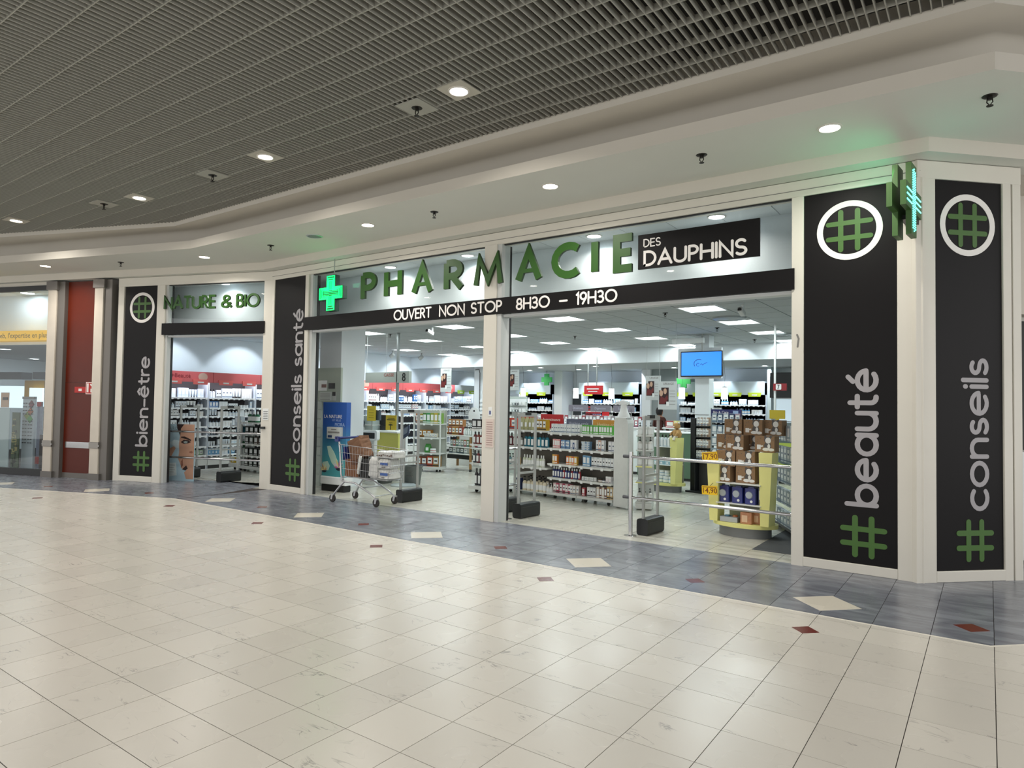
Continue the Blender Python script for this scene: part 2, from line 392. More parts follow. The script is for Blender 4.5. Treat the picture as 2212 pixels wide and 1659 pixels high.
def cells(x0, x1, y0, y1, cell, ox, oy, gap, cuts):
    out = []
    for i in range(math.floor((x0 - ox) / cell), math.ceil((x1 - ox) / cell)):
        for j in range(math.floor((y0 - oy) / cell), math.ceil((y1 - oy) / cell)):
            a, b = ox + i * cell + gap / 2, oy + j * cell + gap / 2; c, d = a + cell - gap, b + cell - gap
            p = [(a, b), (c, b), (c, d), (a, d)]; full = area(p)
            for k in cuts: p = clip(p, *k)
            if area(p) > .0006: out.append((p, area(p) > full - 1e-6))
    return out
CT = tile_mat('cream_tile', 'cfcac0', '8f8a86', .27)
GT = tile_mat('grey_tile', '6b6e77', '5f636c', .26, vmask=.6, cloud='898d95')
ST = tile_mat('shop_tile', 'bdbcb2', '9b9a94', .26, cvar=.03)
GROUT = mat('grout', '3a3431', .8)
BY, BCX, BSL = 5.5, -10.4, .373          # band edge, its corner and its slope to the left
floor_ = struct('floor')
MB().box(-24, 6, -7, 21, -.05, -.004).build('screed', GROUT, floor_)
cuts = [(0, 1, BY), (-BSL, 1, BY - BSL * BCX)]
pl = cells(-18.2, 0.01, -4, BY, TP, GX, GY, .004, cuts)
pl += [c for c in cells(0.03, 2.8, -4, 7, TP, GX, GY, .0045, [(-1, 1, BY)])]
lay_tiles(floor_, pl, -.02, 0, CT, 300, 'tile')
edge = [(-19, BY + BSL * (-19 - BCX)), (BCX, BY), (0.0, BY), (2.2, BY + 2.2)]
band = struct('floor')
tb = MB()
for (a, b) in zip(edge, edge[1:]):
    tb.prism([(a[0], a[1] - .012), (b[0], b[1] - .012), (b[0], b[1] + .012), (a[0], a[1] + .012)], -.01, .0015)
tb.build('edge_strip', mat('strip_white', 'e2ddd2', .4), band)
gp = cells(BCX, 0, BY, 7.157, TP, GX, 5.53, .004, [(0, -1, -BY - .013), (-1, 0, 10.35), (0, 1, 7.157)])
gp += cells(0.03, 3, BY, 9.5, TP, GX, 5.53, .004, [(1, -1, -BY - .018), (-1, 1, 8.6)])
gp += [c for c in cells(-.55, 0.02, 7.16, 8.2, TP, GX, 5.53, .004, [(0, -1, -7.161), (-1, 1, 7.8), (-1, 0, .62)])]
ca, sa = cos(radians(19.8)), sin(radians(19.8))
for i in range(-24, 1):
    for j in range(-1, 6):
        p = []
        for (a, b) in ((i, j), (i + 1, j), (i + 1, j + 1), (i, j + 1)):
            u = a * TP + (.002 if a == i else -.002); v = b * TP + (.002 if b == j else -.002)
            p.append((BCX - .12 + u * ca - v * sa, BY + .02 + u * sa + v * ca))
        f = area(p)
        for k in [(BSL, -1, -(BY + .016 - BSL * BCX)), (1, 0, BCX - .003), (0, -1, -1)]: p = clip(p, *k)
        if area(p) > .001: gp.append((p, False))
lay_tiles(band, gp, -.02, 0, GT, 290, 'tile')
# inlaid lozenges
MWH = tile_mat('inlay_white', 'dcd5c6', 'b3aca2', .22); MRD = mat('inlay_red', '6b2a22', .25, var=.1)
def loz(par, x, y, r, m, ang=0):
    MB().prism([(r * cos(ang + k * pi / 2), r * sin(ang + k * pi / 2)) for k in range(4)], -.01, .0012).build('inlay', m, par, None, None, (x, y, 0))
for k in range(5):
    loz(band, -1.07 - 2.172 * k, 5.885, .255, MWH)
    if k < 4: loz(band, -2.155 - 2.172 * k, 5.885, .092, MRD)
    loz(floor_, -1.06 - 2.172 * k, 5.08, .092, MRD)
loz(band, -.11, 5.88, .11, MRD)
for (x, y, r, m, p) in ((-12.3, 5.17, .255, MWH, band), (-14.42, 4.47, .255, MWH, band), (-11.33, 5.56, .09, MRD, band), (-13.4, 4.84, .09, MRD, band), (-11.98, 4.19, .09, MRD, floor_)):
    loz(p, x, y, r, m, radians(20))
sf = struct('floor')
SFY = 7.16
sp = cells(-14.9, .3, SFY, 17, TP, GX, SFY - TP + .12, .0045, [(0, -1, -SFY), (1, 0, -.65)])
sp = [(p, w) for p, w in sp if not (p[0][0] < -10.35 and min(q[1] for q in p) < 7.2)]
lay_tiles(sf, sp, -.02, 0, ST, 300, 'tile', lambda p: p[0][1] > 12.6)
MB().prism([(-15, 5.5), (-13.6, 6.03), (-10.38, 7.16), (-10.38, 7.25), (-15, 7.25)], -.02, -.0005).build('slab', ST, sf)
MB().box(-15.2, 1, 17, 19.5, -.02, -.001).build('slab', ST, sf)
tag(MB().prism([(-2.13, 7.58), (-1.2, 7.58), (-1.2, 10.0), (-2.13, 10.0)], 0, .006).build('doormat', mat('mat_dark', '4b4f52', .9, var=.15, vscale=60)), 'dark grey entrance mat on the shop floor at the foot of the yellow display', 'doormat')

# ================================================================== MALL CEILING
ceil_ = struct('ceiling')
def path4(yl, corner, ym, slL=.351, xr=0.05, xl=-19., xe=2.6):
    return [(xl, corner[1] + slL * (xl - corner[0])), corner, (xr, ym), (xe, ym + (xe - xr))]
PW = path4(0, (-10.38, 7.28), 7.28, xr=-.55); PS = path4(0, (-10.42, 6.95), 6.92, .345, xr=-.42)
PL_ = path4(0, (-10.5, 5.68), 5.8, .30); PL2 = [(x, y + .1) for x, y in PL_]
PT = [(x, y + .42) for x, y in PL_]
PG = path4(0, (-10.85, 5.6), 5.63, .376)
def sweep(profile, m, name, parent, cap=None):
    b = MB(); vs = []; fs = []
    for pth, z in profile: vs += [(x, y, z) for x, y in pth]
    n = len(profile[0][0])
    for j in range(len(profile) - 1):
        for i in range(n - 1): fs.append((j * n + i, j * n + i + 1, (j + 1) * n + i + 1, (j + 1) * n + i))
    b.add(vs, fs); return b.build(name, m, parent)
def lerp(A, B, t): return [(a[0] + (b[0] - a[0]) * t, a[1] + (b[1] - a[1]) * t) for a, b in zip(A, B)]
sweep([(PW, 3.87), (PS, 3.87)], PLAST2, 'soffit_strip', ceil_)
sweep([(PS, 3.87), (PS, 4.0)], PLAST, 'step', ceil_)
sweep([(PS, 4.0), (PL_, 4.0)], PLAST2, 'soffit', ceil_)
sweep([(PL_, 4.0), (PL_, 4.13), (PL2, 4.13), (PL2, 4.05)], PLAST, 'fascia', ceil_)
cov = [(PL2, 4.05), (PT, 4.05)]
for k in range(9):
    a = radians(90 * k / 8); cov.append((lerp(PT, PG, .0 + .28 * (1 - cos(a))), 4.14 + .26 * sin(a)))
cov.append((PG, 4.4))
sc_ = sweep(cov, PLAST, 'cove', ceil_)
sc_.data.polygons.foreach_set('use_smooth', [True] * len(sc_.data.polygons)); sc_.data.set_sharp_from_angle(angle=radians(50))
PG2 = [(x, y + .05) for x, y in PG]
sweep([(PG, 4.4), (PG, 4.475), (PG2, 4.475), (PG2, 4.6)], PLAST, 'trim', ceil_)
# louvre grid: blades every 67 mm running away from the shop window, cross bars every 300 mm
gr = struct('ceiling')
GZ0, GZ1 = 4.46, 4.515
def gedge(x):
    if x < PG[1][0]: return PG[1][1] + .376 * (x - PG[1][0])
    return PG[1][1] + (x - PG[1][0]) * (PG[2][1] - PG[1][1]) / (PG[2][0] - PG[1][0]) if x < .05 else 5.63 + x - .05
DOWN_G = [(-3.99, 4.66), (-6.99, 4.66), (-9.97, 4.62), (-13.02, 4.1)]
i = 0; x = -2.725 - .0668 * 40
nb = 0
for k in range(-235, 64):
    x = -2.725 + .0668 * k; ye = gedge(x) - .004
    if ye < -1: continue
    MB().box(x - .004, x + .004, -5.0, ye, GZ0, GZ1).build('blade', GRILLE, gr); nb += 1
for k in range(-28, 6):
    y = 3.906 + .2985 * k; xl = -18.4 if y < 2.8 else max(-18.4, PG[1][0] + (y - PG[1][1]) / .376)
    MB().box(xl, 1.6, y - .004, y + .004, GZ0 + .0008, GZ1).build('cross_bar', GRILLE, gr)
b = MB().box(-20, 4, -5.1, 8, 5.35, 5.4); b.box(-20, -19.9, -5.1, 8, 4.5, 5.4); b.box(3.9, 4, -5.1, 8, 4.5, 5.4); b.box(-20, 4, -5.1, -5.05, 4.45, 5.4); b.box(-20, 4, 7.9, 8, 4.5, 5.4); b.build('plenum', VOID, ceil_)  # unseen side walls added to keep outside light out of the void
DUCT = mat('duct_foil', '55534c', .5, .5, var=.3, vscale=12, bump=.6)
for (a, b, r, z) in (((-3.4, 4.2), (1.5, 4.9), .13, 4.86), ((-6, 3.1), (1, 3.9), .1, 5.0)):
    P = [(a[0] + (b[0] - a[0]) * t / 14, a[1] + (b[1] - a[1]) * t / 14 + .06 * sin(t), z + .03 * cos(t * 1.7)) for t in range(15)]
    tag(MB().tube(P, r, 10).build('air_duct', DUCT), 'crumpled silver air duct above the open ceiling grid' if r > .11 else 'thinner silver air duct above the ceiling grid, further from the shop', 'duct')
LAMPM = mat('lamp_warm', 'ffffff', .5, emit='fff3e0', est=26.)
def downlight(x, y, z, label, size=.085, plate=False, power=P_SPOT, group=None, lamp=None):
    t = thing('downlight', label, 'ceiling light', (x, y, z), 0, group)
    b = MB(); b.lathe([(size + .016, 0), (size + .016, -.006), (size, -.010), (size - .006, -.002)], n=24, caps=False)
    b.build('rim', mat('lamp_rim', 'd8d4cc', .4), t)
    MB().lathe([(size - .006, -.003), (size * .9, .004)], n=24).build('lens', lamp or LAMPM, t)
    if plate: MB().box(-.15, .15, -.15, .15, .0, .012).build('plate', mat('lamp_plate', 'bdb9ad', .5), t)
    area_light('lamp', (0, 0, -.02), size * 1.9, 0, power, (1, .95, .88), t, shape='DISK', spread=radians(150))
    return t
SL = ['nearest the corner pillar', 'above the word ending in CIE', 'above the letter P of the shop sign', 'above the narrow side window', 'above the neighbouring optician']
for (x, y), s in zip([(-1.11, 6.24), (-3.97, 6.23), (-6.95, 6.25), (-10.9, 6.15), (-14.25, 4.97)], SL): downlight(x, y, 4.0, 'round white downlight lit in the soffit, ' + s)
for (x, y), s in zip(DOWN_G, ['largest of those in view', 'second from the right', 'third from the right', 'furthest, at the picture edge']):
    downlight(x, y, GZ0 - .002, 'bright square-plated downlight set in the louvre ceiling, ' + s, plate=True)
for x in (-12.5, -9., -5.5, -2., 1.5): downlight(x, .9, GZ0 - .002, 'unseen square-plated downlight added to the louvre ceiling above the open floor', plate=True, group='added downlights over the open hall', power=P_SPOT * 1.3)  # row added outside the view to help light the hall
BLKM = mat('sprinkler_metal', '2a2723', .4, .6)
def sprinkler(x, y, z, label, s=1., plate=False):
    t = thing('sprinkler', label, 'sprinkler', (x, y, z))
    MB().lathe([(.045 * s, 0), (.04 * s, -.006), (.012 * s, -.01), (.012 * s, -.03)], n=16).build('escutcheon', BLKM, t)
    b = MB(); b.tube([(-.012 * s, 0, -.012), (-.016 * s, 0, -.04 * s), (0, 0, -.06 * s), (.016 * s, 0, -.04 * s), (.012 * s, 0, -.012)], .004 * s, 6); b.cyl(0, 0, -.066 * s, -.062 * s, .02 * s, 12)
    b.build('deflector', BLKM, t)
    if plate: MB().box(-.15, .15, -.15, .15, -.004, .006).build('plate', GRILLE, t)
for (x, y), s in zip([(.02, 6.28), (-2.25, 6.25), (-5.75, 6.28), (-9.17, 6.25), (-12.65, 5.58)], ['above the corner panel', 'above the black name plate', 'above the middle post', 'above the lit green cross', 'above the tallest side window']):
    sprinkler(x, y, 4.0, 'small dark sprinkler head under the white soffit, ' + s, 1.2)
for (x, y), s in zip([(-4.56, 4.7), (-8.14, 4.67), (-10.73, 4.47)], ['beside the largest downlight', 'between two downlights', 'furthest along the grid']):
    sprinkler(x, y, GZ0 - .002, 'sprinkler on a square plate in the louvre ceiling, ' + s, 1.3, True)
sp_ = thing('ceiling_speaker', 'round perforated speaker flush in the soffit above the lit green cross', 'speaker', (-8.1, 6.25, 4.0))
MB().lathe([(.12, 0), (.12, -.008), (.105, -.012), (.1, -.006)], n=28, caps=False).build('ring', mat('speaker_ring', 'c9ccd0', .35, .5), sp_)
MB().cyl(0, 0, -.007, -.003, .1, 28).build('perforated_face', mat('speaker_face', '8f959c', .4, .6, var=.5, vscale=70), sp_)

# ================================================================== STOREFRONT
RL, RR = atan2(1.14, 3.25), atan2(.69, .705)
AL, AM, AR = (-13.6, 6.0), (-10.35, 7.14), (-.5, 7.15)
wf = struct('wall_front', (AM[0], AM[1], 0), 0); wl = struct('wall_left', (AL[0], AL[1], 0), RL); wr = struct('wall_right', (AR[0], AR[1], 0), RR)
def bx(par, name, x0, x1, y0, y1, z0, z1, m=CREAM, r=.006, axis='z'): return MB().bbox(x0, x1, y0, y1, z0, z1, r, 0, axis).build(name, m, par)
# main run, local x = X + 10.35
bx(wf, 'top_rail', .0, 9.85, -.03, .14, 3.70, 3.865, axis='x')
for a, b_, y0, n in ((-.06, .07, -.03, 'post'), (.93, 1.02, -.03, 'post'), (4.79, 5.0, -.045, 'post'), (8.73, 8.845, -.03, 'post'), (9.66, 9.87, -.03, 'post')):
    bx(wf, n, a, b_, y0, .14, 0, 3.70)
JAMB = mat('jamb_silver', 'c3c5c3', .4, .1)
bx(wf, 'post', 5.0, 5.075, -.03, .16, 0, 3.70, JAMB)
bx(wf, 'black_seal', 5.06, 5.082, .155, .19, 0, 3.70, BLK, .002); bx(wf, 'black_seal', 1.08, 1.10, .10, .15, 0, 3.70, BLK, .002)
bx(wf, 'post', 1.02, 1.09, .0, .10, 0, 3.70, JAMB)
bx(wf, 'bottom_rail', .07, .93, -.03, .14, 0, .098, axis='x'); bx(wf, 'bottom_rail', 8.845, 9.66, -.03, .14, 0, .092, axis='x')
bx(wf, 'seam_rail', .0, 9.85, -.036, -.028, 3.762, 3.768, MGREY, .002, 'x')
for a, b_ in ((1.11, 4.79), (5.09, 8.73)):
    bx(wf, 'black_seal', a, b_, -.004, .03, 3.685, 3.70, BLK, .002, 'x')
    MB().box(a, b_, .02, .03, 2.97, 3.69).build('pane', glass_mat(), wf)
    bx(wf, 'lower_rail', a, b_, .0, .14, 2.72, 2.755, mat('rail_white', 'c9cccb', .4), .004, 'x')
MB().box(.07, .93, .03, .1, .09, 3.71).build('backing', DGREY, wf); MB().box(8.845, 9.66, .03, .1, .08, 3.71).build('backing', DGREY, wf)
# left run
LL = hypot(3.25, 1.14)
bx(wl, 'top_rail', 0, LL, -.03, .14, 3.70, 3.865, axis='x')
for a, b_ in ((.0, .14), (.92, 1.1), (3.27, LL + .02)): bx(wl, 'post', a, b_, -.03, .14, 0, 3.70)
bx(wl, 'post', 1.1, 1.15, -.0, .10, 0, 3.70, JAMB); bx(wl, 'black_seal', 1.14, 1.16, .10, .14, 0, 3.70, BLK, .002)
bx(wl, 'bottom_rail', .14, .92, -.03, .14, 0, .105, axis='x')
bx(wl, 'black_seal', 1.17, 3.27, -.004, .03, 3.685, 3.70, BLK, .002, 'x')
MB().box(1.17, 3.27, .02, .03, 2.97, 3.69).build('pane', glass_mat(), wl)
bx(wl, 'lower_rail', 1.17, 3.27, .0, .14, 2.72, 2.755, mat('rail_white', 'c9cccb', .4), .004, 'x')
MB().box(.14, .92, .03, .1, .09, 3.71).build('backing', DGREY, wl)
bx(wl, 'notice', 3.31, 3.43, -.036, -.03, 1.22, 1.42, WLAB, .004, 'y'); b = MB(); [b.box(3.325, 3.415, -.038, -.036, 1.24 + .03 * k, 1.252 + .03 * k) for k in range(5)]; b.build('notice_print', mat('print_grey', '6c6f70', .6), wl)
bx(wl, 'lock', 3.29, 3.37, -.07, -.03, 1.06, 1.10, BLK, .006)
# right oblique run
bx(wr, 'top_rail', -.06, 1.03, -.03, .14, 3.70, 3.865, axis='x')
for a, b_ in ((-.08, .125), (.835, .925), (.94, 1.03)): bx(wr, 'post', a, b_, -.03, .14, 0, 3.70)
bx(wr, 'bottom_rail', .125, .835, -.03, .14, 0, .1, axis='x'); MB().box(.125, .835, .03, .1, .09, 3.71).build('backing', DGREY, wr)
bx(wr, 'return', 1.01, 1.03, .14, 1.2, 0, 3.865, PLAST); bx(wr, 'back_wall', 1.03, 3.4, .9, 1.0, 0, 3.9, PLAST2)
bx(wr, 'upper_header', 1.03, 3.4, .7, .9, 2.6, 3.9, PLAST); bx(wr, 'recess_ceiling', .9, 4.5, -.2, 1.0, 3.872, 3.92, PLAST); bx(wr, 'end_wall', 3.4, 3.5, -.2, 1.0, 0, 3.9, PLAST)
b = MB(); b.box(1.06, 2.0, .86, .9, .9, 2.55); b.build('dark_slab', mat('slab_dark', '2c2f2c', .6), wr)  # flat dark slab on the back wall, no hollow behind it
cb = thing('wall_cabinet', 'pale low cabinet in the recess at the right picture edge', 'cabinet', (AR[0] + 1.04 * cos(RR) - .5 * sin(RR), AR[1] + 1.04 * sin(RR) + .5 * cos(RR), 0), RR)
bx(cb, 'body', .01, .9, 0, .34, .05, 1.15, WHITE); bx(cb, 'plinth', .02, .88, .03, .34, 0, .05, DGREY)
bx(cb, 'door', .02, .44, -.015, 0, .07, 1.13, WHITE); bx(cb, 'door', .46, .88, -.015, 0, .07, 1.13, WHITE)

def sign_panel(par_loc, rz, x0, x1, z0, z1, label, ring, tword, base_x, tz0, tz1, wt, size, hx, hz, hs, uwide=1.):
    t = thing('sign_panel', label, 'sign', par_loc, rz)
    bx(t, 'panel', x0, x1, -.012, .03, z0, z1, BLACKV, .003)
    cx, cz, r = ring
    MB().ribbon([(cx + r * cos(2 * pi * k / 48), cz + r * sin(2 * pi * k / 48)) for k in range(48)], .055, -.0145, -.011, closed=True).build('ring', WTEXT, t)
    o = hash_mark(t, cx, cz, .37, .047, -.015, -.011, HASHG); o['label'] = 'green hash sign inside the white ring'
    o = hash_mark(t, hx, hz, hs, .05, -.015, -.011, HASHG); o['label'] = 'green hash sign at the foot of the panel'
    word(t, tword, LO, lambda gx, gy: (base_x - gy, tz0 + gx), size, wt, -.0145, -.011, GREYT, end=tz1 - tz0)
sign_panel((AM[0], AM[1], 0), 0, 8.845, 9.66, .092, 3.70, 'tall black panel reading beaut\u00e9, tinged green, beside the projecting green cross', (9.255, 3.30, .262), 'beaut\u00e9', 9.485, .655, 1.93, .045, .235, 9.375, .352, .35)
sign_panel((AR[0], AR[1], 0), RR, .125, .835, .1, 3.70, 'tall black panel reading conseils on the oblique corner wall', (.475, 3.29, .262), 'conseils', .665, .66, 2.03, .042, .235, .535, .37, .34)
sign_panel((AM[0], AM[1], 0), 0, .07, .93, .098, 3.70, 'tall black panel reading conseils sant\u00e9 with no ring, left of the wide opening', (.5, 3.29, .0001), 'conseils sant\u00e9', .855, .69, 3.12, .042, .235, .685, .385, .34)
sign_panel((AL[0], AL[1], 0), RL, .16, .92, .105, 3.70, 'tall black panel reading bien-\u00eatre beside the dark wooden wall', (.56, 3.29, .262), 'bien-\u00eatre', .765, .68, 2.34, .042, .235, .65, .385, .34)
for o in list(bpy.data.objects):      # the 'conseils sante' panel has no ring
    if o.name.split('.')[0] in ('ring', 'hash_mark') and o.parent and 'no ring' in o.parent.get('label', '') and (o.name.startswith('ring') or 'ring' in o.get('label', '')): bpy.data.objects.remove(o)
st_ = MB(); st_.ribbon([(8.79, 2.18), (8.80, 2.26), (8.785, 2.30)], .018, -.032, -.03); st_.build('tape_scrap', MGREY, wf)
# dark bands
def band_sign(loc, rz, x0, x1, label):
    t = thing('band_sign', label, 'sign', loc, rz)
    bx(t, 'board', x0, x1, -.05, .02, 2.76, 2.975, BLACKV, .003); return t
t = band_sign((AM[0], AM[1], 0), 0, .955, 8.76, 'long black band with opening hours across the wide shop front')
def fxm(x, z): return lambda gx, gy: (x + gx, z + gy)
X0 = 10.35
for txt, a, b_ in (('OUVERT', -7.27, -6.51), ('NON', -6.36, -5.89), ('STOP', -5.78, -5.25), ('8H30', -5.02, -4.50), ('-', -4.36, -4.24), ('19H30', -4.12, -3.56)):
    word(t, txt, UP, fxm(a + X0 + .01, 2.8), .135, .0245, -.0535, -.049, WTEXT, gap=.2, end=b_ - a - .02)
band_sign((AL[0], AL[1], 0), RL, 1.06, 3.30, 'short plain black band across the narrow side window')
t = thing('name_plate', 'black plate reading DES DAUPHINS hung behind the upper glass', 'sign', (AM[0], AM[1], 0))
bx(t, 'plate', -3.31 + X0, -1.935 + X0, -.03, .0, 3.145, 3.545, BLACKV, .003)
word(t, 'DES', UP, fxm(-3.235 + X0, 3.40), .085, .0135, -.0335, -.029, WTEXT, end=.2)
word(t, 'DAUPHINS', UP, fxm(-3.225 + X0, 3.185), .155, .03, -.0335, -.029, WTEXT, end=1.15)
# the shop name in thick green letters
t = thing('shop_name', 'large green raised letters reading PHARMACIE on the upper glass', 'sign', (AM[0], AM[1], 0))
PX = [('P', 779, 812), ('H', 829, 868), ('A', 888, 935), ('R', 958, 1001), ('M', 1021, 1086), ('A', 1112, 1170), ('C', 1190, 1250), ('I', 1276, 1290), ('E', 1323, 1372)]
for ch, a, b_ in PX:
    xa = onY(a, 620, 7.04)[0] + X0; xb = onY(b_, 620, 7.04)[0] + X0; wt = .095; h_ = .36
    w, st = UP[ch]; bb = MB(); kx = ((xb - xa) - wt) / w if w else 1
    kx2 = kx
    if ch == 'C': kx2 = ((xb - xa) - wt * .7) / .84
    for si, s in enumerate(st):
        P = [(xa + wt / 2 + p[0] * kx2, 3.165 + p[1] * h_) for p in s]
        if ch in 'A' and len(s) == 3: P[1] = (P[1][0], P[1][1] + .01)
        bb.ribbon(P, wt if not (ch == 'A' and si) and ch != 'M' else (.05 if ch == 'A' else .075), -.10 - .0005 * si, -.06, False)
    for i, f in enumerate(bb.f):
        if not all(abs(bb.v[j][1] + .10) < 4e-3 for j in f): bb.mi[i] = 1
    bb.build('letter', [LETG, LETGS], t)
t = thing('window_lettering', 'small dark green letters reading NATURE & BIO on the side window', 'sign', (AL[0], AL[1], 0), RL)
word(t, 'NATURE', UP, fxm(1.12, 3.245), .215, .04, -.06, -.025, LETG, gap=.17, end=1.13, rd=False, two=LETGS)
word(t, '&', UP, fxm(2.4, 3.245), .205, .04, -.06, -.025, LETG, end=.2, rd=False, two=LETGS)
word(t, 'BIO', UP, fxm(2.72, 3.245), .215, .04, -.06, -.025, LETG, gap=.2, end=.46, rd=False, two=LETGS)
# green crosses
LEDG = mat('led_green', '00ff66', .5, emit='08f060', est=2.6); LEDC = mat('led_core', '40ffd0', .5, emit='5cffe0', est=4.5)
CASE = mat('cross_case', '2f6a2c', .45)
def cross_pts(r, a): return [(-a, -r), (a, -r), (a, -a), (r, -a), (r, a), (a, a), (a, r), (-a, r), (-a, a), (-r, a), (-r, -a), (-a, -a)]
t = thing('pharmacy_cross', 'lit green neon cross at the start of the shop name', 'sign', (-8.6, 6.98, 3.305))
MB().prism(cross_pts(.29, .105), -.0, .09, 'y').build('case', mat('cross_case_dark', '0f3d2a', .5), t)
for k, r in enumerate((.272, .235, .2)):
    a = .088 - .02 * k if k else .088
    b = MB(); P = cross_pts(r, a); b.ribbon(P, .016, -.006 - .001 * k, .004, closed=True); b.build('led_strip', LEDG, t)
b = MB()
for k in range(-2, 3):
    b.box(-.17, .17, -.006, .002, k * .025 - .004, k * .025 + .004); b.box(k * .022 - .004, k * .022 + .004, -.0065, .002, .05, .19); b.box(k * .022 - .004, k * .022 + .004, -.0065, .002, -.19, -.05)
b.build('led_bar', LEDG, t); area_light('glow', (0, -.05, .1), .3, .3, .6, (.05, 1, .45), t, rot=(radians(120), 0, 0))
MB().tube([(.02, .05, .28), (.02, .05, .56)], .008, 6).build('hanger', GREYP, t)
t = thing('projecting_cross', 'double green cross sign projecting from the corner pillar, lit on one face', 'sign', (-.575, 6.76, 3.40), radians(-6))
for k, x in ((0, -.075), (1, .03)):
    b = MB(); b.prism(cross_pts(.315, .105), x - .022, x + .022, 'x'); b.build('case', mat('cross_case_olive', '3c5f2c', .5), t)
b = MB()
for y, z in [(0, zz * .021) for zz in range(-13, 14)] + [(yy * .021, d) for yy in range(-13, 14) for d in (-.05, 0, .05) if abs(yy) > 3] + [(-.05, zz * .021) for zz in range(-12, 13)] + [(.05, zz * .021) for zz in range(-12, 13)]:
    b.box(.052, .057, y - .007, y + .007, z - .005, z + .005)
b.build('led_face', LEDC, t)
b = MB()
for y, z in [(0, zz * .03) for zz in range(-9, 10)]: b.box(-.102, -.097, y - .05, y + .05, z - .006, z + .006)
b.build('led_face', mat('led_face_pale', '2a7a50', .5, emit='20ff80', est=1.5), t)
bx(t, 'bracket', -.07, .03, .06, .34, -.14, -.1, BLK)
area_light('glow', (-.12, 0, .1), .35, .35, 1.6, (.08, 1, .5), t, rot=(0, radians(105), 0)); area_light('glow', (.08, 0, 0), .25, .4, .4, (.1, 1, .7), t, rot=(0, radians(-90), 0))

# ================================================================== NEIGHBOUR ON THE LEFT
ux, uy = cos(RL), sin(RL)
def pl_(u, v, dy=0.):         # pixel on a plane parallel to the left run, dy behind it -> local x, z
    r = ray(u, v); nx, ny = -uy, ux; px, py = AL[0] + nx * dy, AL[1] + ny * dy
    k = (nx * px + ny * py) / (nx * r[0] + ny * r[1]); X, Y = r[0] * k, r[1] * k
    return ((X - px) * ux + (Y - py) * uy, r[2] * k + EYE)
MARB = mat('marble_cream', 'cfc6b8', .35, var=.08, vscale=5)
RWOOD = mat('red_wood', '591c09', .4, var=.16, vscale=3, spec=.3)
for a in (-1.64, -.47):
    p = thing('pilaster', 'cream marble pilaster with grey metal cap, %s of the red wooden wall' % ('left' if a < -1 else 'right'), 'column', (AL[0], AL[1], 0), RL)
    bx(p, 'core', a + .2, a + .39, -.1, .05, 0, 3.84, mat('grey_metal', '6f6b66', .4, .3))
    bx(p, 'marble_panel', a + .0, a + .21, -.13, .0, .12, .60, MARB); bx(p, 'marble_panel', a, a + .21, -.13, .0, .72, 3.68, MARB)
    bx(p, 'belt', a - .01, a + .22, -.14, .01, .60, .72, mat('belt_metal', '8f8b85', .3, .6), axis='x')
    bx(p, 'cap', a - .02, a + .26, -.16, .04, 3.68, 3.84, mat('grey_metal', '6f6b66', .4, .3)); bx(p, 'foot', a - .02, a + .26, -.145, .02, 0, .12, mat('grey_metal', '6f6b66', .4, .3))
    for x in (a - .012, a + .222): MB().lathe([(.012, -.02), (.012, .0)], x, -.13, 10).xf(Matrix.Translation((0, 0, .66))).build('stud', CHROME, p)
wd_ = struct('wall_left', (AL[0], AL[1], 0), RL)
bx(wd_, 'wood_panel', -1.27, -.46, -.02, .03, .1, 1.86, RWOOD, .003); bx(wd_, 'wood_panel', -1.27, -.46, -.02, .03, 1.864, 3.84, RWOOD, .003)
bx(wd_, 'skirting', -1.27, -.46, -.03, .03, 0, .1, mat('grey_metal', '6f6b66', .4, .3), .003)
bx(wd_, 'kick_plate', -1.2, -.46, -.026, -.02, .585, .70, CHROME, .003, 'y')
fs = thing('fire_sign', 'red fire equipment signs with white pictograms on the red wooden wall', 'sign', (AL[0], AL[1], 0), RL)
bx(fs, 'plate', -1.0, -.72, -.03, -.02, 1.66, 1.775, mat('fire_red', 'b5221d', .5), .003, 'y'); bx(fs, 'plate', -.72, -.46, -.032, -.02, 1.63, 1.87, mat('fire_red', 'b5221d', .5), .003, 'y')
b = MB(); b.box(-.90, -.82, -.032, -.03, 1.69, 1.74); b.ribbon([(-.71, 1.64), (-.47, 1.64), (-.47, 1.86), (-.71, 1.86)], .012, -.034, -.031, closed=True); b.box(-.69, -.65, -.034, -.031, 1.67, 1.84); b.box(-.60, -.49, -.034, -.031, 1.67, 1.74); b.ribbon([(-.6, 1.82), (-.52, 1.77)], .03, -.034, -.031)
b.build('pictogram', WTEXT, fs)
# optician's shop window
os_ = struct('wall_left', (AL[0], AL[1], 0), RL)
bx(os_, 'top_bar', -6, -1.66, -.03, .05, 3.70, 3.80, BLK, .004, 'x'); bx(os_, 'bottom_bar', -6, -1.66, -.03, .05, .0, .13, BLK, .004, 'x')
bx(os_, 'header', -6, -1.66, .0, .2, 3.80, 3.88, PLAST, .004, 'x')
MB().box(-6, -1.66, .0, .01, .13, 3.70).build('pane', glass_mat(), os_)
bx(os_, 'bulkhead', -6, -1.5, .62, .72, 2.68, 3.8, SHOPW); bx(os_, 'ceiling_panel', -6, -1.3, .02, .72, 3.74, 3.8, SHOPW)
bx(os_, 'ceiling_panel', -9, -1.3, .72, 9, 2.68, 2.74, mat('tile_grey', '9aa0a2', .8)); bx(os_, 'side_wall', -1.5, -1.44, .02, 9, 0, 3.8, SHOPW); bx(os_, 'side_wall', -9.1, -9, .02, 9, 0, 3.8, SHOPW)
bx(os_, 'back_wall', -9, -1.4, 6, 6.1, 0, 2.7, SHOPW)
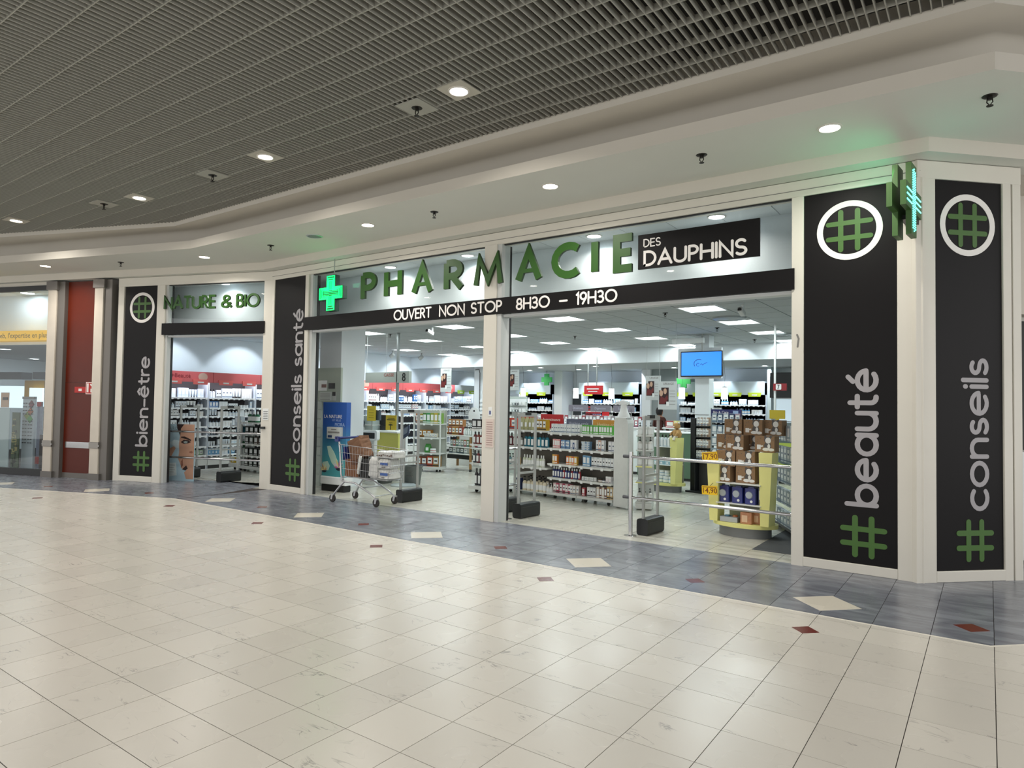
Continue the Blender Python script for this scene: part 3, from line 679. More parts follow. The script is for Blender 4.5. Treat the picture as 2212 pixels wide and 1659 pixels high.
area_light('lamp', (-2.9, .3, 3.7), .9, .2, 4, (.86, .94, 1), os_); area_light('lamp', (-3.6, 3.2, 2.66), 3, 3.5, 90, (.86, .94, 1), os_)
for (u, v, d) in ((10, 754, 2.2), (74, 775, 3.4), (60, 633, .45)):
    zc = 2.68 if d > 1 else 3.74
    r = ray(u, v); k = (zc - EYE) / r[2]; P = Vector((r[0] * k, r[1] * k, zc))
    downlight(P.x, P.y, zc, 'lit white downlight in the optician ceiling, ' + {10: 'nearest of the two under the yellow box', 74: 'further one under the yellow box', 60: 'above the yellow box'}[u], .13, power=.6, lamp=mat('lamp_cold', 'ffffff', .5, emit='e8f6ff', est=18))
yb = thing('yellow_sign_box', 'yellow box sign with a line of grey script in the optician window', 'sign', (AL[0], AL[1], 0), RL)
x1, z1 = pl_(104, 713, .3); z0 = pl_(104, 735, .3)[1]
bx(yb, 'box', x1 - 3.2, x1, .3, .55, z0, z1, mat('sign_yellow', 'f2b92c', .5, emit='f2b92c', est=.35), .004)
small_text(yb, "tous du web, l'expertise en plus.", .15, (x1 - .95, .297, (z0 + z1) / 2), FR, mat('script_grey', '7d6a3a', .6))
def ppanel(name, label, cat, u0, v0, u1, v1, d, th, m, group=None):
    a = pl_(u0, v1, d); c = pl_(u1, v0, d); t = thing(name, label, cat, (AL[0], AL[1], 0), RL, group)
    bx(t, 'panel', a[0], c[0], d, d + th, max(a[1], .0), c[1], m, .003); return t, a[0], c[0], max(a[1], 0), c[1]
ppanel('frosted_screen', 'pale frosted screen standing at the left picture edge of the optician window', 'screen', -60, 882, 21, 1010, .35, .02, mat('frosted', 'b9c4c6', .5))
t, xa, xb, za, zb = ppanel('patterned_banner', 'banner with a green and beige maze camouflage print in the optician window', 'banner', 22, 891, 43, 1012, .30, .02, mat('camo_a', '4f5b45', .6))
b = MB(); q = random.Random(3)
for k in range(26):
    x = xa + .03 + q.random() * (xb - xa - .1); z = za + .05 + q.random() * (zb - za - .15); s = .05
    P = [(x, z)]
    for j in range(3):
        a = q.choice((0, 90, 180, 270)); P.append((min(max(P[-1][0] + s * cos(radians(a)), xa + .02), xb - .02), min(max(P[-1][1] + s * sin(radians(a)), za + .02), zb - .02)))
    if all(hypot(P[i + 1][0] - P[i][0], P[i + 1][1] - P[i][1]) > 1e-3 for i in range(3)): b.ribbon(P, .022, .296, .301, m=k % 2)
b.build('maze_print', [mat('camo_b', 'a89c6e', .6), mat('camo_c', '22271f', .6)], t)
t, xa, xb, za, zb = ppanel('eyewear_display', 'white rack of dark sunglasses with four coloured diamonds in the optician window', 'display', 44, 857, 75, 1015, .45, .05, mat('rack_white', 'b5bcc4', .5))
bx(t, 'header', xa, xb, .43, .5, zb - .05, zb, MGREY)
b0 = MB(); b0.lathe([(.0001, 0), (.028, .004), (.024, .018), (.0001, .022)], -.035, 0, 8, sy=.3); b0.lathe([(.0001, 0), (.028, .004), (.024, .018), (.0001, .022)], .035, 0, 8, sy=.3); b0.box(-.01, .01, -.004, .004, .012, .018)
gm = b0.mesh('sunglasses', BLK)
for r_ in range(12):
    if r_ == 4: continue
    for c_ in range(2):
        o = link('sunglasses', gm, None, None, (AL[0] + ux * (xa + .09 + .15 * c_) - uy * .43, AL[1] + uy * (xa + .09 + .15 * c_) + ux * .43, zb - .15 - r_ * .075), RL)
        tag(o, 'dark pair of sunglasses on the white rack in the optician window', 'glasses', 'sunglasses on the white rack')
b = MB()
for k, (dx, dz) in enumerate(((.09, .16), (.07, .31), (-.02, .40), (.06, .47))):
    cx, cz = (xa + xb) / 2 + dx, zb - dz; b.prism([(cx - .07, cz), (cx, cz - .08), (cx + .07, cz), (cx, cz + .08)], .43, .45, 'y', k)
b.build('diamond_print', [mat('dia0', '6f2b34', .5), mat('dia1', 'a35a33', .5), mat('dia2', '8c9a4e', .5), mat('dia3', '5d9a58', .5)], t)
t, xa, xb, za, zb = ppanel('narrow_rack', 'narrow silvery rack with a red head beside the white sunglasses rack', 'display', 76, 868, 88, 1012, .6, .06, mat('rack_silver', '9a9aa6', .4, var=.3, vscale=25))
bx(t, 'head', xa, xb, .58, .66, zb - .1, zb, mat('fire_red', 'b5221d', .5)); bx(t, 'foot', xa, xb, .58, .66, za + .1, za + .25, mat('fire_red', 'b5221d', .5))
t, xa, xb, za, zb = ppanel('lens_board', 'black board with a column of grey lens shapes beside the left pilaster', 'display', 92, 820, 110, 938, .3, .03, mat('board_black', '1d1718', .5))
for k in range(9):
    MB().lathe([(.045, 0), (.05, .012)], n=8, sy=.9).xf(Matrix.Rotation(pi / 2, 4, 'X')).build('lens', mat('lens_grey', '8f9496', .4), t).location = ((xa + xb) / 2 - .01, .30, zb - .12 - .083 * k)
ppanel('dark_cabinet', 'dark reddish cabinet below the board of lens shapes', 'cabinet', 83, 940, 110, 1012, .42, .3, mat('cab_dark', '2b1715', .4))
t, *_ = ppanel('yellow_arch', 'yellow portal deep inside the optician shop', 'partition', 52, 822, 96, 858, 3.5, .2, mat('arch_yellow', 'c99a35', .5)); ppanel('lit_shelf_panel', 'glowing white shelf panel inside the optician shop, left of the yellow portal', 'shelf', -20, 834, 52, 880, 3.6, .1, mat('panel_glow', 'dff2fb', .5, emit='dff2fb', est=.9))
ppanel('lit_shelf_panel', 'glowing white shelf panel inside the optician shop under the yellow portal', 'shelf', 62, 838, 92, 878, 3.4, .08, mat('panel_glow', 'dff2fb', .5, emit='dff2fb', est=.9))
for a_, b_, s_ in ((-30, 46, 'left of the two'), (70, 112, 'right of the two')): ppanel('ceiling_bulkhead', 'dark hanging fascia box deep in the optician shop, ' + s_, 'fascia', a_, 804, b_, 819, 3.0, .3, mat('fascia_dark', '3b4247', .5))
t, xa, xb, za, zb = ppanel('sunglasses_poster', 'small poster of a face in sunglasses at the left picture edge', 'poster', 1, 848, 20, 880, .5, .01, mat('poster_skin', 'c9a58c', .6))
MB().box(xa + .06, xb - .03, .493, .5, za + .16, za + .22).build('print', BLK, t)

# ================================================================== PHARMACY SHELL
sh = struct('wall_shop')
bx(sh, 'left_wall', -15.1, -14.95, 5.72, 19.6, 0, 3.9, SHOPW); bx(sh, 'back_wall', -15, -.65, 19.35, 19.5, 0, 3.2, SHOPW); bx(sh, 'right_wall', -.75, -.62, 7.3, 19.5, 0, 3.9, SHOPW); bx(sh, 'right_return', -1.4, -.62, 7.3, 7.42, 0, 3.9, SHOPW)
bx(sh, 'bulkhead', -9.9, -.65, 7.82, 7.9, 2.84, 3.76, SHOPW)
MB().prism([(-14.9, 6.15), (-9.9, 7.82), (-9.9, 7.9), (-15, 6.2)], 2.84, 3.76).build('bulkhead', SHOPW, sh)
b = MB()
b.prism([(-14.94, 5.66), (-10.3, 7.27), (-10.3, 8.0), (-14.94, 6.3)], 3.76, 3.8); b.build('upper_ceiling', SHOPW, sh)
for k in range(16):
    MB().box(-10.3 + .6 * k + .004, -9.7 + .6 * k - .004, 7.2, 7.82, 3.742, 3.76).build('ceiling_tile', SHOPW, sh)
MB().box(-10.3, -.65, 7.15, 7.9, 3.762, 3.8).build('upper_grid', mat('tee_grey', '8f9596', .7), sh)
bx(sh, 'beam', -15, -.65, 15.36, 15.5, 2.66, 3.1, SHOPW)
MB().box(-15, -.65, 15.4, 19.5, 2.68, 2.75).build('rear_ceiling', mat('rear_ceiling', 'a9afb0', .8), sh)
CTILE = mat('ceiling_tile', 'a8adae', .85, var=.03)
sc2 = struct('ceiling')
LAMPS = [(-3.45 - 2.4 * i, 9.65 + 1.8 * j) for i in range(0, 5) for j in range(4)]
cells_ = []
b0 = MB().box(-.292, .292, -.292, .292, 3.022, 3.035); ctm = b0.mesh('tile', CTILE); rest = MB(); cand = []
for i in range(-16, 10):
    for j in range(-3, 11):
        x, y = -5.85 + .6 * i, 9.65 + .6 * j
        if x < -14.9 or x > -.9 or y > 15.35: continue
        if y < 7.95 and x > -10: continue
        if x < -10 and y < 6.6 + .33 * (x + 14.4): continue
        if any(abs(x - a) < .3 and abs(y - c) < .3 for a, c in LAMPS): continue
        cand.append((-seen_area([(x - .3, y - .3), (x + .3, y - .3), (x + .3, y + .3), (x - .3, y + .3)], 3.03), x, y))
cand.sort()
for k, (a, x, y) in enumerate(cand):
    if k < 290: link('tile', ctm, sc2, None, (x, y, 0))
    else: rest.box(x - .294, x + .294, y - .294, y + .294, 3.022, 3.035)
rest.build('tiles', CTILE, sc2)['kind'] = 'stuff'
MB().prism([(-15, 6.1), (-9.9, 7.88), (-.65, 7.88), (-.65, 15.4), (-15, 15.4)], 3.037, 3.06).build('tee_grid', mat('tee_grid', '4d5152', .7), sc2)
PANELM = mat('panel_lamp', 'ffffff', .5, emit='eefcff', est=P_PANEL)
def panel_light():
    t = thing('ceiling_light', 'x', 'ceiling light')
    MB().box(-.27, .27, -.27, .27, 3.018, 3.03).build('diffuser', PANELM, t)
    MB().ribbon([(-.282, -.282), (.282, -.282), (.282, .282), (-.282, .282)], .024, 0, .014, closed=True).xf(Matrix.Translation((0, 0, 3.012)) @ Matrix(((1, 0, 0, 0), (0, 0, 1, 0), (0, 1, 0, 0), (0, 0, 0, 1)))).build('frame', WHITE, t)
    return t
pt = None
rown = ['frontmost row', 'second row back', 'third row back', 'row by the beam']; coln = ['behind the right post', 'above the bear boxes', 'above the second yellow display', 'above the tall front shelves', 'level with the middle post', 'nearest the left wall']
for i in range(0, 5):
    for j in range(4):
        if i == 4 and j == 0: continue
        o = pt if pt is not None and False else (panel_light() if pt is None else copy_tree(pt))
        if pt is None: pt = o
        o.location = (-3.45 - 2.4 * i, 9.65 + 1.8 * j, 0); o['label'] = 'lit square ceiling panel in the %s, %s' % (rown[j], coln[i + 1])
        area_light('lamp', (-3.45 - 2.4 * i, 9.65 + 1.8 * j, 3.005), .52, .52, 17, (.88, .985, .985))
COLD = mat('lamp_cold', 'ffffff', .5, emit='e8f6ff', est=18)
for (u, v, s) in ((843, 577, 'above the letter H'), (1010, 552, 'above the letter R'), (1283, 510, 'above the letter I'), (1548, 468, 'above the black name plate')):
    x, y, z = fl(u, v, 3.742); downlight(x, y, 3.742, 'bright downlight behind the upper glass, ' + s, .09, power=9, lamp=COLD)
x, y, z = fl(486, 613, 3.74); downlight(x, y, 3.74, 'bright downlight behind the side window glass', .09, power=6, lamp=COLD)
for k, p in enumerate([(1168, 794), (1144, 800), (1250, 798), (1286, 791), (1241, 805), (1456, 794), (1652, 790)]):
    x, y, z = fl(*p, 2.68); downlight(x, y, 2.678, 'small round downlight of the rear ceiling behind the beam, ' + ['right of the posters', 'left one near the posters', 'above the dark doorway', 'above the red sign', 'above the rear counter', 'left of the screen', 'above the rear shelves at right'][k], .09, power=8, lamp=COLD)
for k, (u, v) in enumerate([(1437, 676), (1549, 708), (1242, 726), (1630, 733), (1095, 700), (843, 722)]):
    x, y, z = fl(u, v, 3.02); sprinkler(x, y, 3.02, 'small sprinkler in the shop ceiling, ' + ['above the second yellow display', 'beside the round air vent', 'over the tall front shelves', 'near the right post', 'beside the middle post', 'near the checkout pole'][k], 1.)
x, y, z = fl(1576, 687, 3.02)
t = thing('air_vent', 'round grey ceiling vent beside a lit panel near the screen', 'vent', (x, y, 3.02)); MB().lathe([(.27, 0), (.26, -.02), (.2, -.03), (.12, -.015), (.0001, -.03)], n=28).build('diffuser', mat('vent_grey', '8e9496', .4, .3), t)
x, y, z = fl(1694, 722, 3.02); tag(copy_tree(t), 'round grey ceiling vent partly behind the right post', 'vent').location = (x, y, 3.02)
def camera_(u, v, label):
    x, y, z = fl(u, v, 3.02); t = thing('ceiling_camera', label, 'camera', (x, y, 3.02))
    MB().cyl(0, 0, -.09, 0, .02, 8).build('mount', WHITE, t)
    MB().bbox(-.035, .035, -.12, .05, -.16, -.09, .012, 0, 'y').xf(Matrix.Rotation(radians(-18), 4, 'X')).build('body', mat('cam_white', 'c9cbcb', .4), t); MB().cyl(0, 0, 0, .02, .028, 12).xf(Matrix.Translation((0, -.14, -.09)) @ Matrix.Rotation(pi / 2, 4, 'X')).build('lens', BLK, t)
camera_(1605, 658, 'small white security camera near the right end of the shop ceiling'); camera_(934, 706, 'small security camera under the hours lettering'); 
for k, (u, v) in enumerate([(781, 752), (849, 758), (911, 763)]):
    x, y, z = fl(u, v, 3.02); t = thing('wall_spotlight', 'grey spotlight aimed at the left wall, ' + ['leftmost', 'middle one', 'nearest the beam'][k] + ' of three', 'spotlight', (x, y, 3.02))
    MB().cyl(0, 0, -.05, 0, .02, 8).build('stem', GREYP, t); MB().lathe([(.05, 0), (.06, .13)], n=12).xf(Matrix.Translation((.03, 0, -.09)) @ Matrix.Rotation(radians(-120), 4, 'Y')).build('head', GREYP, t)
# light on the white walls above the shelving
def wash(x, y, z, ry, rx, p):
    l = bpy.data.lights.new('wash', 'SPOT'); l.energy = p; l.spot_size = radians(88); l.spot_blend = .35; l.color = (.8, .9, 1); l.shadow_soft_size = .04
    o = bpy.data.objects.new('wash', l); COL.objects.link(o); o.location = (x, y, z); d = Vector((rx, ry, -1.0)); o.rotation_euler = d.to_track_quat('-Z', 'Y').to_euler()
for y in (7.6, 9.4, 11.2, 13., 14.8, 16.6, 18.4): wash(-14.0, y, 2.98 if y < 15.3 else 2.62, 0, -.9, 42)
for x in (-12.6, -10.2, -8.6, -6.2, -4.8): wash(x, 18.5, 2.62, .6, 0, 38)
for x in (-12.0, -8.4, -4.6): wash(x, 14.9, 3.0, .8, 0, 14)

# ================================================================== PRODUCTS
OC = colmat(); DCAP = mat('cap_dark', '20211f', .4); PRT = mat('print_tone', '5d6f86', .5)
def T_carton():
    b = MB().box(-.5, .5, -.5, .5, 0, 1); b.box(-.36, .36, -.515, -.5, .3, .84, 1); b.box(-.5, .5, -.51, -.5, .08, .17, 2); b.box(-.24, .24, -.525, -.515, .5, .62, 2); b.box(-.5, .5, -.02, 0, 1, 1.012, 1); return b
def T_box2():
    b = MB().box(-.5, .5, -.5, .5, 0, 1); b.box(-.5, .5, -.51, -.5, .72, .98, 1); b.lathe([(.2, 0), (.2, .012)], n=8, m=1).xf(Matrix.Translation((0, -.5, .38)) @ Matrix.Rotation(pi / 2, 4, 'X'), len(b.v) - 16); b.box(-.3, .3, -.53, -.51, .1, .16, 2); return b
def T_bottle():
    b = MB().lathe([(.46, 0), (.5, .04), (.5, .62), (.4, .71), (.19, .76)], n=10); b.lathe([(.512, .14), (.512, .54)], n=10, m=1, caps=False); b.lathe([(.22, .76), (.2, 1)], n=8, m=2); return b
def T_pump():
    b = MB().lathe([(.46, 0), (.5, .04), (.5, .5), (.38, .62), (.16, .68)], n=10); b.lathe([(.512, .12), (.512, .46)], n=10, m=1, caps=False); b.lathe([(.2, .68), (.2, .76), (.06, .77), (.06, .93)], n=8, m=2); b.box(-.1, .1, -.42, .14, .91, .98, 2); return b
def T_flat():
    b = MB().lathe([(.44, 0), (.5, .05), (.5, .6), (.36, .74), (.16, .78)], n=12, sy=.9); b.box(-.3, .3, -.5, -.44, .12, .58, 1); b.lathe([(.22, .78), (.22, .97), (.18, 1)], n=8, m=2); return b
def T_tube():
    b = MB().lathe([(.28, 0), (.3, .16)], n=10, m=2); n = 10; vs = []
    for (sx, sy, z) in ((.34, .34, .16), (.42, .3, .5), (.48, .12, .9), (.5, .03, 1)):
        for i in range(n): a = 2 * pi * i / n; vs.append((sx * cos(a), sy * sin(a), z))
    fs = [(j * n + i, j * n + (i + 1) % n, (j + 1) * n + (i + 1) % n, (j + 1) * n + i) for j in range(3) for i in range(n)] + [tuple(range(3 * n, 4 * n))]
    b.add(vs, fs); b.box(-.22, .22, -.4, -.3, .35, .7, 1); return b
def T_jar():
    b = MB().lathe([(.46, 0), (.5, .08), (.5, .55), (.44, .62)], n=12); b.lathe([(.505, .12), (.505, .5)], n=12, m=1, caps=False); b.lathe([(.48, .62), (.48, .96), (.44, 1)], n=12, m=2); return b
def T_spray():
    b = MB().lathe([(.46, 0), (.5, .05), (.5, .58), (.3, .72), (.16, .76)], n=10); b.box(-.3, .3, -.52, -.46, .12, .52, 1); b.box(-.12, .12, -.2, .12, .76, .84, 3); b.box(-.12, .12, -.52, .12, .84, 1, 3); b.box(-.06, .06, -.44, -.34, .66, .84, 3); return b
def T_pouch():
    b = MB(); vs = []; n = 8
    for (sx, sy, z) in ((.46, .42, 0), (.5, .5, .12), (.48, .4, .6), (.44, .1, .92), (.4, .04, 1)): vs += [(-sx, -sy, z), (0, -sy * 1.1, z), (sx, -sy, z), (sx, sy, z), (-sx, sy, z)]
    fs = [(j * 5 + i, j * 5 + (i + 1) % 5, (j + 1) * 5 + (i + 1) % 5, (j + 1) * 5 + i) for j in range(4) for i in range(5)] + [(0, 1, 2, 3, 4), (20, 21, 22, 23, 24)]
    b.add(vs, fs); b.box(-.26, .26, -.56, -.5, .25, .6, 1); return b
TM = {}
for k, f in dict(product_carton=T_carton, medicine_box=T_box2, lotion_bottle=T_bottle, pump_bottle=T_pump, shampoo_bottle=T_flat, cream_tube=T_tube, cream_jar=T_jar, spray_bottle=T_spray, refill_pouch=T_pouch).items():
    for cp, cm in (('d', DCAP), ('w', WLAB), ('p', PRT)): TM[k + cp] = f().mesh(k, [OC, WLAB, cm, WLAB])
CATS = dict(product_carton='carton', medicine_box='box', lotion_bottle='bottle', pump_bottle='bottle', shampoo_bottle='bottle', cream_tube='tube', cream_jar='jar', spray_bottle='bottle', refill_pouch='pouch')
CNT = {}
class Frame:
    def __init__(s, x, y, rz, z=0.): s.x = x; s.y = y; s.rz = rz; s.z = z
    def p(s, x, y, z): return (s.x + x * cos(s.rz) - y * sin(s.rz), s.y + x * sin(s.rz) + y * cos(s.rz), s.z + z)
KIND = {}
def item(kind, fr, x, y, z, w, d, h, col, label, group=None, cap='d', rot=0.):
    CNT[kind] = CNT.get(kind, 0) + 1
    o = link(KIND.get(kind, kind), TM[kind + cap]); o.location = fr.p(x, y, z); o.scale = (w, d, h); o.rotation_euler.z = fr.rz + rot; o.color = lin(col) + [1]
    return tag(o, label, CATS[kind], group)
ORD = ['first', 'second', 'third', 'fourth', 'fifth', 'sixth', 'seventh', 'eighth', 'ninth', 'tenth', 'eleventh', 'twelfth', 'thirteenth', 'fourteenth']
LVN = ['lowest', 'second lowest', 'middle', 'second highest', 'highest']
def row(kind, fr, x0, n, y, z, w, d, h, cols, label, group, cap='d', pitch=None, jit=.0, pos=True):
    pitch = pitch or w * 1.05
    for i in range(n):
        item(kind, fr, x0 + pitch * (i + .5), y + rnd.uniform(-jit, jit), z, w, d, h * (1 + rnd.uniform(-jit, jit)), cols[i % len(cols)], label if (not pos or n == 1 or n > 14 or len(label.split()) > 12) else label + ', %s from the left' % ORD[i], group if (n > 1 or not pos) else None, cap, rnd.uniform(-.06, .06) if jit else 0)

# ------------------------------------------------------------------ shelving
def price_rail(par, x0, x1, y, z, m=WLAB, step=.13, tabm=None, tabs=True):
    b = MB(); b.box(x0, x1, y - .006, y, z - .03, z + .004)
    if tabs:
        x = x0 + .05
        while x < x1 - .05: b.box(x, x + .045, y - .012, y - .004, z - .045, z, 1); x += step
    b.build('price_rail', [m, tabm or WLAB], par)
LIT = mat('lit_shelf', 'dfe6ee', .5)
HRED = mat('header_red', 'e0686b', .45); HFLAP = mat('header_flap', 'ee6f6a', .45); HGRN = mat('header_green', 'a9c93e', .45); HGREY = mat('header_grey', 'b9c0c0', .5)
SLV = [.31, .51, .75, .96, 1.19, 1.38, 1.61]
def wall_unit(loc, rz, w, label, head, levels=SLV, hz=(1.95, 2.18), depth=.45, flaps=2, flapm=HFLAP, n_bay=None, base=True, power=1.):
    t = thing('wall_shelf_unit', label, 'shelf', loc, rz)
    MB().box(0, w, depth, depth + .03, 0, hz[1]).build('back_panel', SHD, t)
    for x in (0.0, w - .02): MB().bbox(x, x + .02, .03, depth, 0, hz[0], .004).build('side_panel', LIT, t)
    bx(t, 'header', 0, w, -.15, -.12, hz[0], hz[1], head, .004, 'x'); MB().box(0, w, -.12, depth + .03, hz[1] - .03, hz[1]).build('canopy', LIT, t)
    for k in range(flaps):
        c = w * (k + .5) / flaps; MB().prism([(c - .16, hz[0] - .05), (c + .16, hz[0] - .05), (c + .18, hz[0] + .06), (c - .18, hz[0] + .06)], -.17, -.15, 'y').build('header_flap', flapm, t)
        MB().box(c - .07, c + .07, -.174, -.17, hz[0] - .02, hz[0] + .012).build('header_print', WLAB, t)
    for z in levels:
        MB().bbox(.02, w - .02, .0, depth, z - .022, z, .004, 0, 'x').build('shelf', LIT, t); price_rail(t, .02, w - .02, .0, z)
    if base: bx(t, 'base', 0, w, -.0, depth, .08, levels[0] - .06 if levels[0] < .4 else .3, SHW, .005, 'x'); bx(t, 'plinth', 0, w, .04, depth, 0, .08, DGREY, .005, 'x')
    area_light('tube', (w / 2, -.07, hz[0] + .06), w * .92, .06, P_STRIP * w * power, (.80, .89, 1), t, rot=(radians(14), 0, 0))
    return t
WHTS = ['e6ebee', 'dde6ee', 'e9e6e2', 'cfdbe8', 'f0f0ee']; BLUS = ['2f6fb0', '7fb6dc', 'cfe3f2', 'e6ebee', '3f8fc9']; PAST = ['e8c9c6', 'e9e3d8', 'cfe0ea', 'e6ebee', 'b8cfae', 'e6ebee']
KIND = {'product_carton': 'skincare_carton'}
names = ['first', 'second', 'third', 'fourth', 'fifth', 'sixth', 'seventh', 'eighth', 'ninth']
for k in range(9):
    y0 = 7.15 + 1.2 * k
    hd = HRED if k < 8 else HGREY
    t = wall_unit((-14.42, y0, 0), pi / 2, 1.19, '%s lit shelf unit of the left wall, counted from the shop front, with %s header' % (names[k], 'red' if k < 8 else 'grey'), hd, flaps=2, flapm=HFLAP if k < 8 else HGRN)
    fr = Frame(-14.42, y0, pi / 2)
    if k in (0, 4, 7): MB().lathe([(.09, 0), (.09, .004)], n=20, sx=1.2).xf(Matrix.Translation((.95, -.15, 2.07)) @ Matrix.Rotation(pi / 2, 4, 'X')).build('header_print', mat('print_face', 'dcb7a6', .5), t)
    lv = SLV if k < 2 else ([1.61, 1.38, 1.19] if k > 3 else [1.61])
    grp = 'goods on the %s lit unit of the left wall' % names[k]
    for z in lv:
        x = .05; top = z == 1.61
        while x < 1.1:
            r = rnd.random(); nm = rnd.choice((2, 3, 3, 4)); h = min(.24 if top else .15, (.2 if top else .13) * rnd.uniform(.8, 1.2)); w = rnd.uniform(.055, .085)
            kind = rnd.choice(('product_carton', 'lotion_bottle', 'cream_tube', 'medicine_box', 'pump_bottle' if top else 'cream_jar', 'product_carton'))
            if kind == 'cream_jar': h = .07
            col = rnd.choice(WHTS if r < .68 else (BLUS if r < .86 else PAST)); nm = min(nm, int((1.14 - x) / (w * 1.06)))
            if nm <= 0: break
            kd = {'product_carton': 'carton', 'lotion_bottle': 'lotion bottle', 'cream_tube': 'cream tube', 'medicine_box': 'medicine box', 'pump_bottle': 'pump bottle', 'cream_jar': 'cream jar'}[kind]
            lab = 'lit %s on %s shelf, %s unit of the left wall' % (kd, {1.61: 'the top', 1.38: 'the second', 1.19: 'the third', .96: 'the fourth', .75: 'the fifth', .51: 'the sixth', .31: 'the lowest'}[z], names[k])
            row(kind, fr, x, nm, .1, z, w, .055 if 'carton' in kind or 'box' in kind else w * .8, h, [col], lab, 'goods on the lit left wall: %s, %s unit, level %d' % (kd, names[k], SLV.index(z)), rnd.choice('wwpd'), pos=False)
            x += nm * w * 1.06 + rnd.choice((.01, .02, .05))
KIND = {}
FT = (pi / 2, 0, pi / 2)
q = [o for o in bpy.data.objects if o.name == 'wall_shelf_unit'][0]
small_text(q, '+Beaut\u00e9', .13, (.45, -.153, 2.08), FR, mat('text_red', 'a8323c', .5), 'header_lettering')

# dark gondola behind the side window
def gondola(label, loc, rz, w, levels, depth, colf, colb, h, ends=True, tabs=.2, castors=True, name='display_shelf'):
    t = thing(name, label, 'shelf', loc, rz)
    MB().bbox(0, w, depth - .03, depth, .1, h, .006, 0, 'x').build('back_panel', colb, t)
    if ends:
        for x in (0, w - .03):
            for y in (0, depth - .03): MB().bbox(x, x + .03, y, y + .03, .1, h, .008).build('post', colf, t)
    bx(t, 'base', 0, w, -.01, depth, .06, levels[0], colf, .008, 'x')
    for z in levels[1:]:
        bx(t, 'shelf', .0, w, .0, depth - .03, z - .022, z, colf, .004, 'x'); price_rail(t, .02, w - .02, .0, z, colf, tabs)
    if castors:
        for x in (.12, w - .12):
            for y in (.08, depth - .08): MB().lathe([(.03, -.012), (.03, .012)], n=12).xf(Matrix.Translation((x, y, .03)) @ Matrix.Rotation(pi / 2, 4, 'Y')).build('castor', BLK, t)
    return t
gondola('white framed shelf of dark boxes seen through the narrow side window', (-13.5, 8.55, 0), 0, .95, [.12, .36, .61, .84, 1.08], .4, SHW, mat('very_dark', '22221f', .6), 1.12)
fr = Frame(-13.5, 8.55, 0)
row('lotion_bottle', fr, .08, 3, .15, 1.08, .1, .1, .24, ['1f5a3c', '2b4f3c', '1b6a44'], 'large dark green bottle on top of the dark shelf behind the side window', 'green bottles on the dark shelf', 'w', .14)
for z, h in ((.84, .15), (.61, .16), (.36, .16), (.12, .18)):
    row('product_carton', fr, .06, 5, .12, z, .13, .08, h, ['262723', '1d2b22', '5e5348' if z == .61 else '20211d', '2c2a26'], 'dark carton on the %s shelf behind the side window' % {.84: 'top', .61: 'second', .36: 'third', .12: 'lowest'}[z], 'dark cartons behind the side window, %.0f cm' % (z * 100), 'w', .17)
gondola('narrow white end shelf beside the shelf of dark boxes, holding a teal box', (-14.0, 8.62, 0), 0, .46, [.15, .5, .82, 1.0], .35, SHW, SHW, 1.05)
fr = Frame(-14.0, 8.62, 0)
item('product_carton', fr, .3, .1, .82, .2, .12, .17, '2f6878', 'teal box on the narrow white end shelf', cap='p'); item('product_carton', fr, .22, .1, 1.0, .24, .1, .2, 'b8c0c6', 'pale grey box on top of the narrow white end shelf', cap='w')
item('medicine_box', fr, .1, .08, .15, .16, .1, .12, 'd9b93f', 'yellow box low on the narrow white end shelf', cap='d'); row('spray_bottle', fr, .25, 2, .12, .5, .07, .07, .2, ['1f5a34'], 'dark green bottle on the middle of the narrow end shelf', 'green bottles on the narrow end shelf')

# face poster standing in the side window
def lpt(s, dy=0.): return (AL[0] + s * ux - dy * uy, AL[1] + s * uy + dy * ux)
pA = pl_(357, 1040, .42)[0]; pB = pl_(417, 1040, .42)[0]; px, py = lpt(pA, .42)
t = thing('face_poster', 'standing poster of a close-up face against pale blue in the side window', 'poster', (px, py, 0), RL)
t.scale.x = (pB - pA) / .70; bx(t, 'board', 0, .70, 0, .02, .0, 1.085, mat('poster_sky', 'a3bfcc', .5), .003, 'y')
SK = mat('skin_print', 'b58d76', .6); SK2 = mat('skin_shadow_print', '8a5e4c', .6); HR = mat('hair_print', '2f1f1d', .6); BP = mat('blouse_print', 'b9c9cf', .6)
def poly(par, pts, m, y=-.002, name='print'): return MB().prism(pts, y, y + .003, 'y').build(name, m, par)
poly(t, [(.27, 1.083), (.70, 1.083), (.70, .04), (.52, .04), (.47, .16), (.56, .24), (.52, .30), (.42, .22), (.36, .33), (.31, .42), (.33, .55), (.32, .7), (.34, .86)], SK, -.002)
poly(t, [(.25, 1.083), (.44, 1.083), (.36, 1.0), (.345, .86), (.31, .93), (.28, .98)], HR, -.004)
poly(t, [(.37, .845), (.46, .85), (.58, .81), (.62, .79), (.62, .765), (.5, .80), (.37, .825)], HR, -.004)
poly(t, [(.37, .745), (.44, .785), (.56, .78), (.62, .745), (.55, .72), (.46, .705), (.39, .725)], HR, -.004)
poly(t, [(.43, .745), (.48, .765), (.54, .755), (.53, .725), (.47, .715)], mat('eye_print', '8d9a99', .3), -.006)
poly(t, [(.58, .56), (.64, .58), (.68, .56), (.66, .53), (.6, .535)], SK2, -.004); poly(t, [(.42, .22), (.52, .30), (.56, .24), (.5, .2)], HR, -.004); poly(t, [(.38, .37), (.43, .42), (.44, .3), (.39, .24)], SK2, -.004)
poly(t, [(.06, .60), (.2, .66), (.24, .62), (.14, .47), (.06, .46)], SK, -.003); poly(t, [(.08, .72), (.2, .78), (.32, .76), (.32, .62), (.22, .63)], BP, -.003)
poly(t, [(.03, .33), (.26, .34), (.28, .1), (.03, .06)], mat('print_pale', 'c9d5d6', .6), -.003)
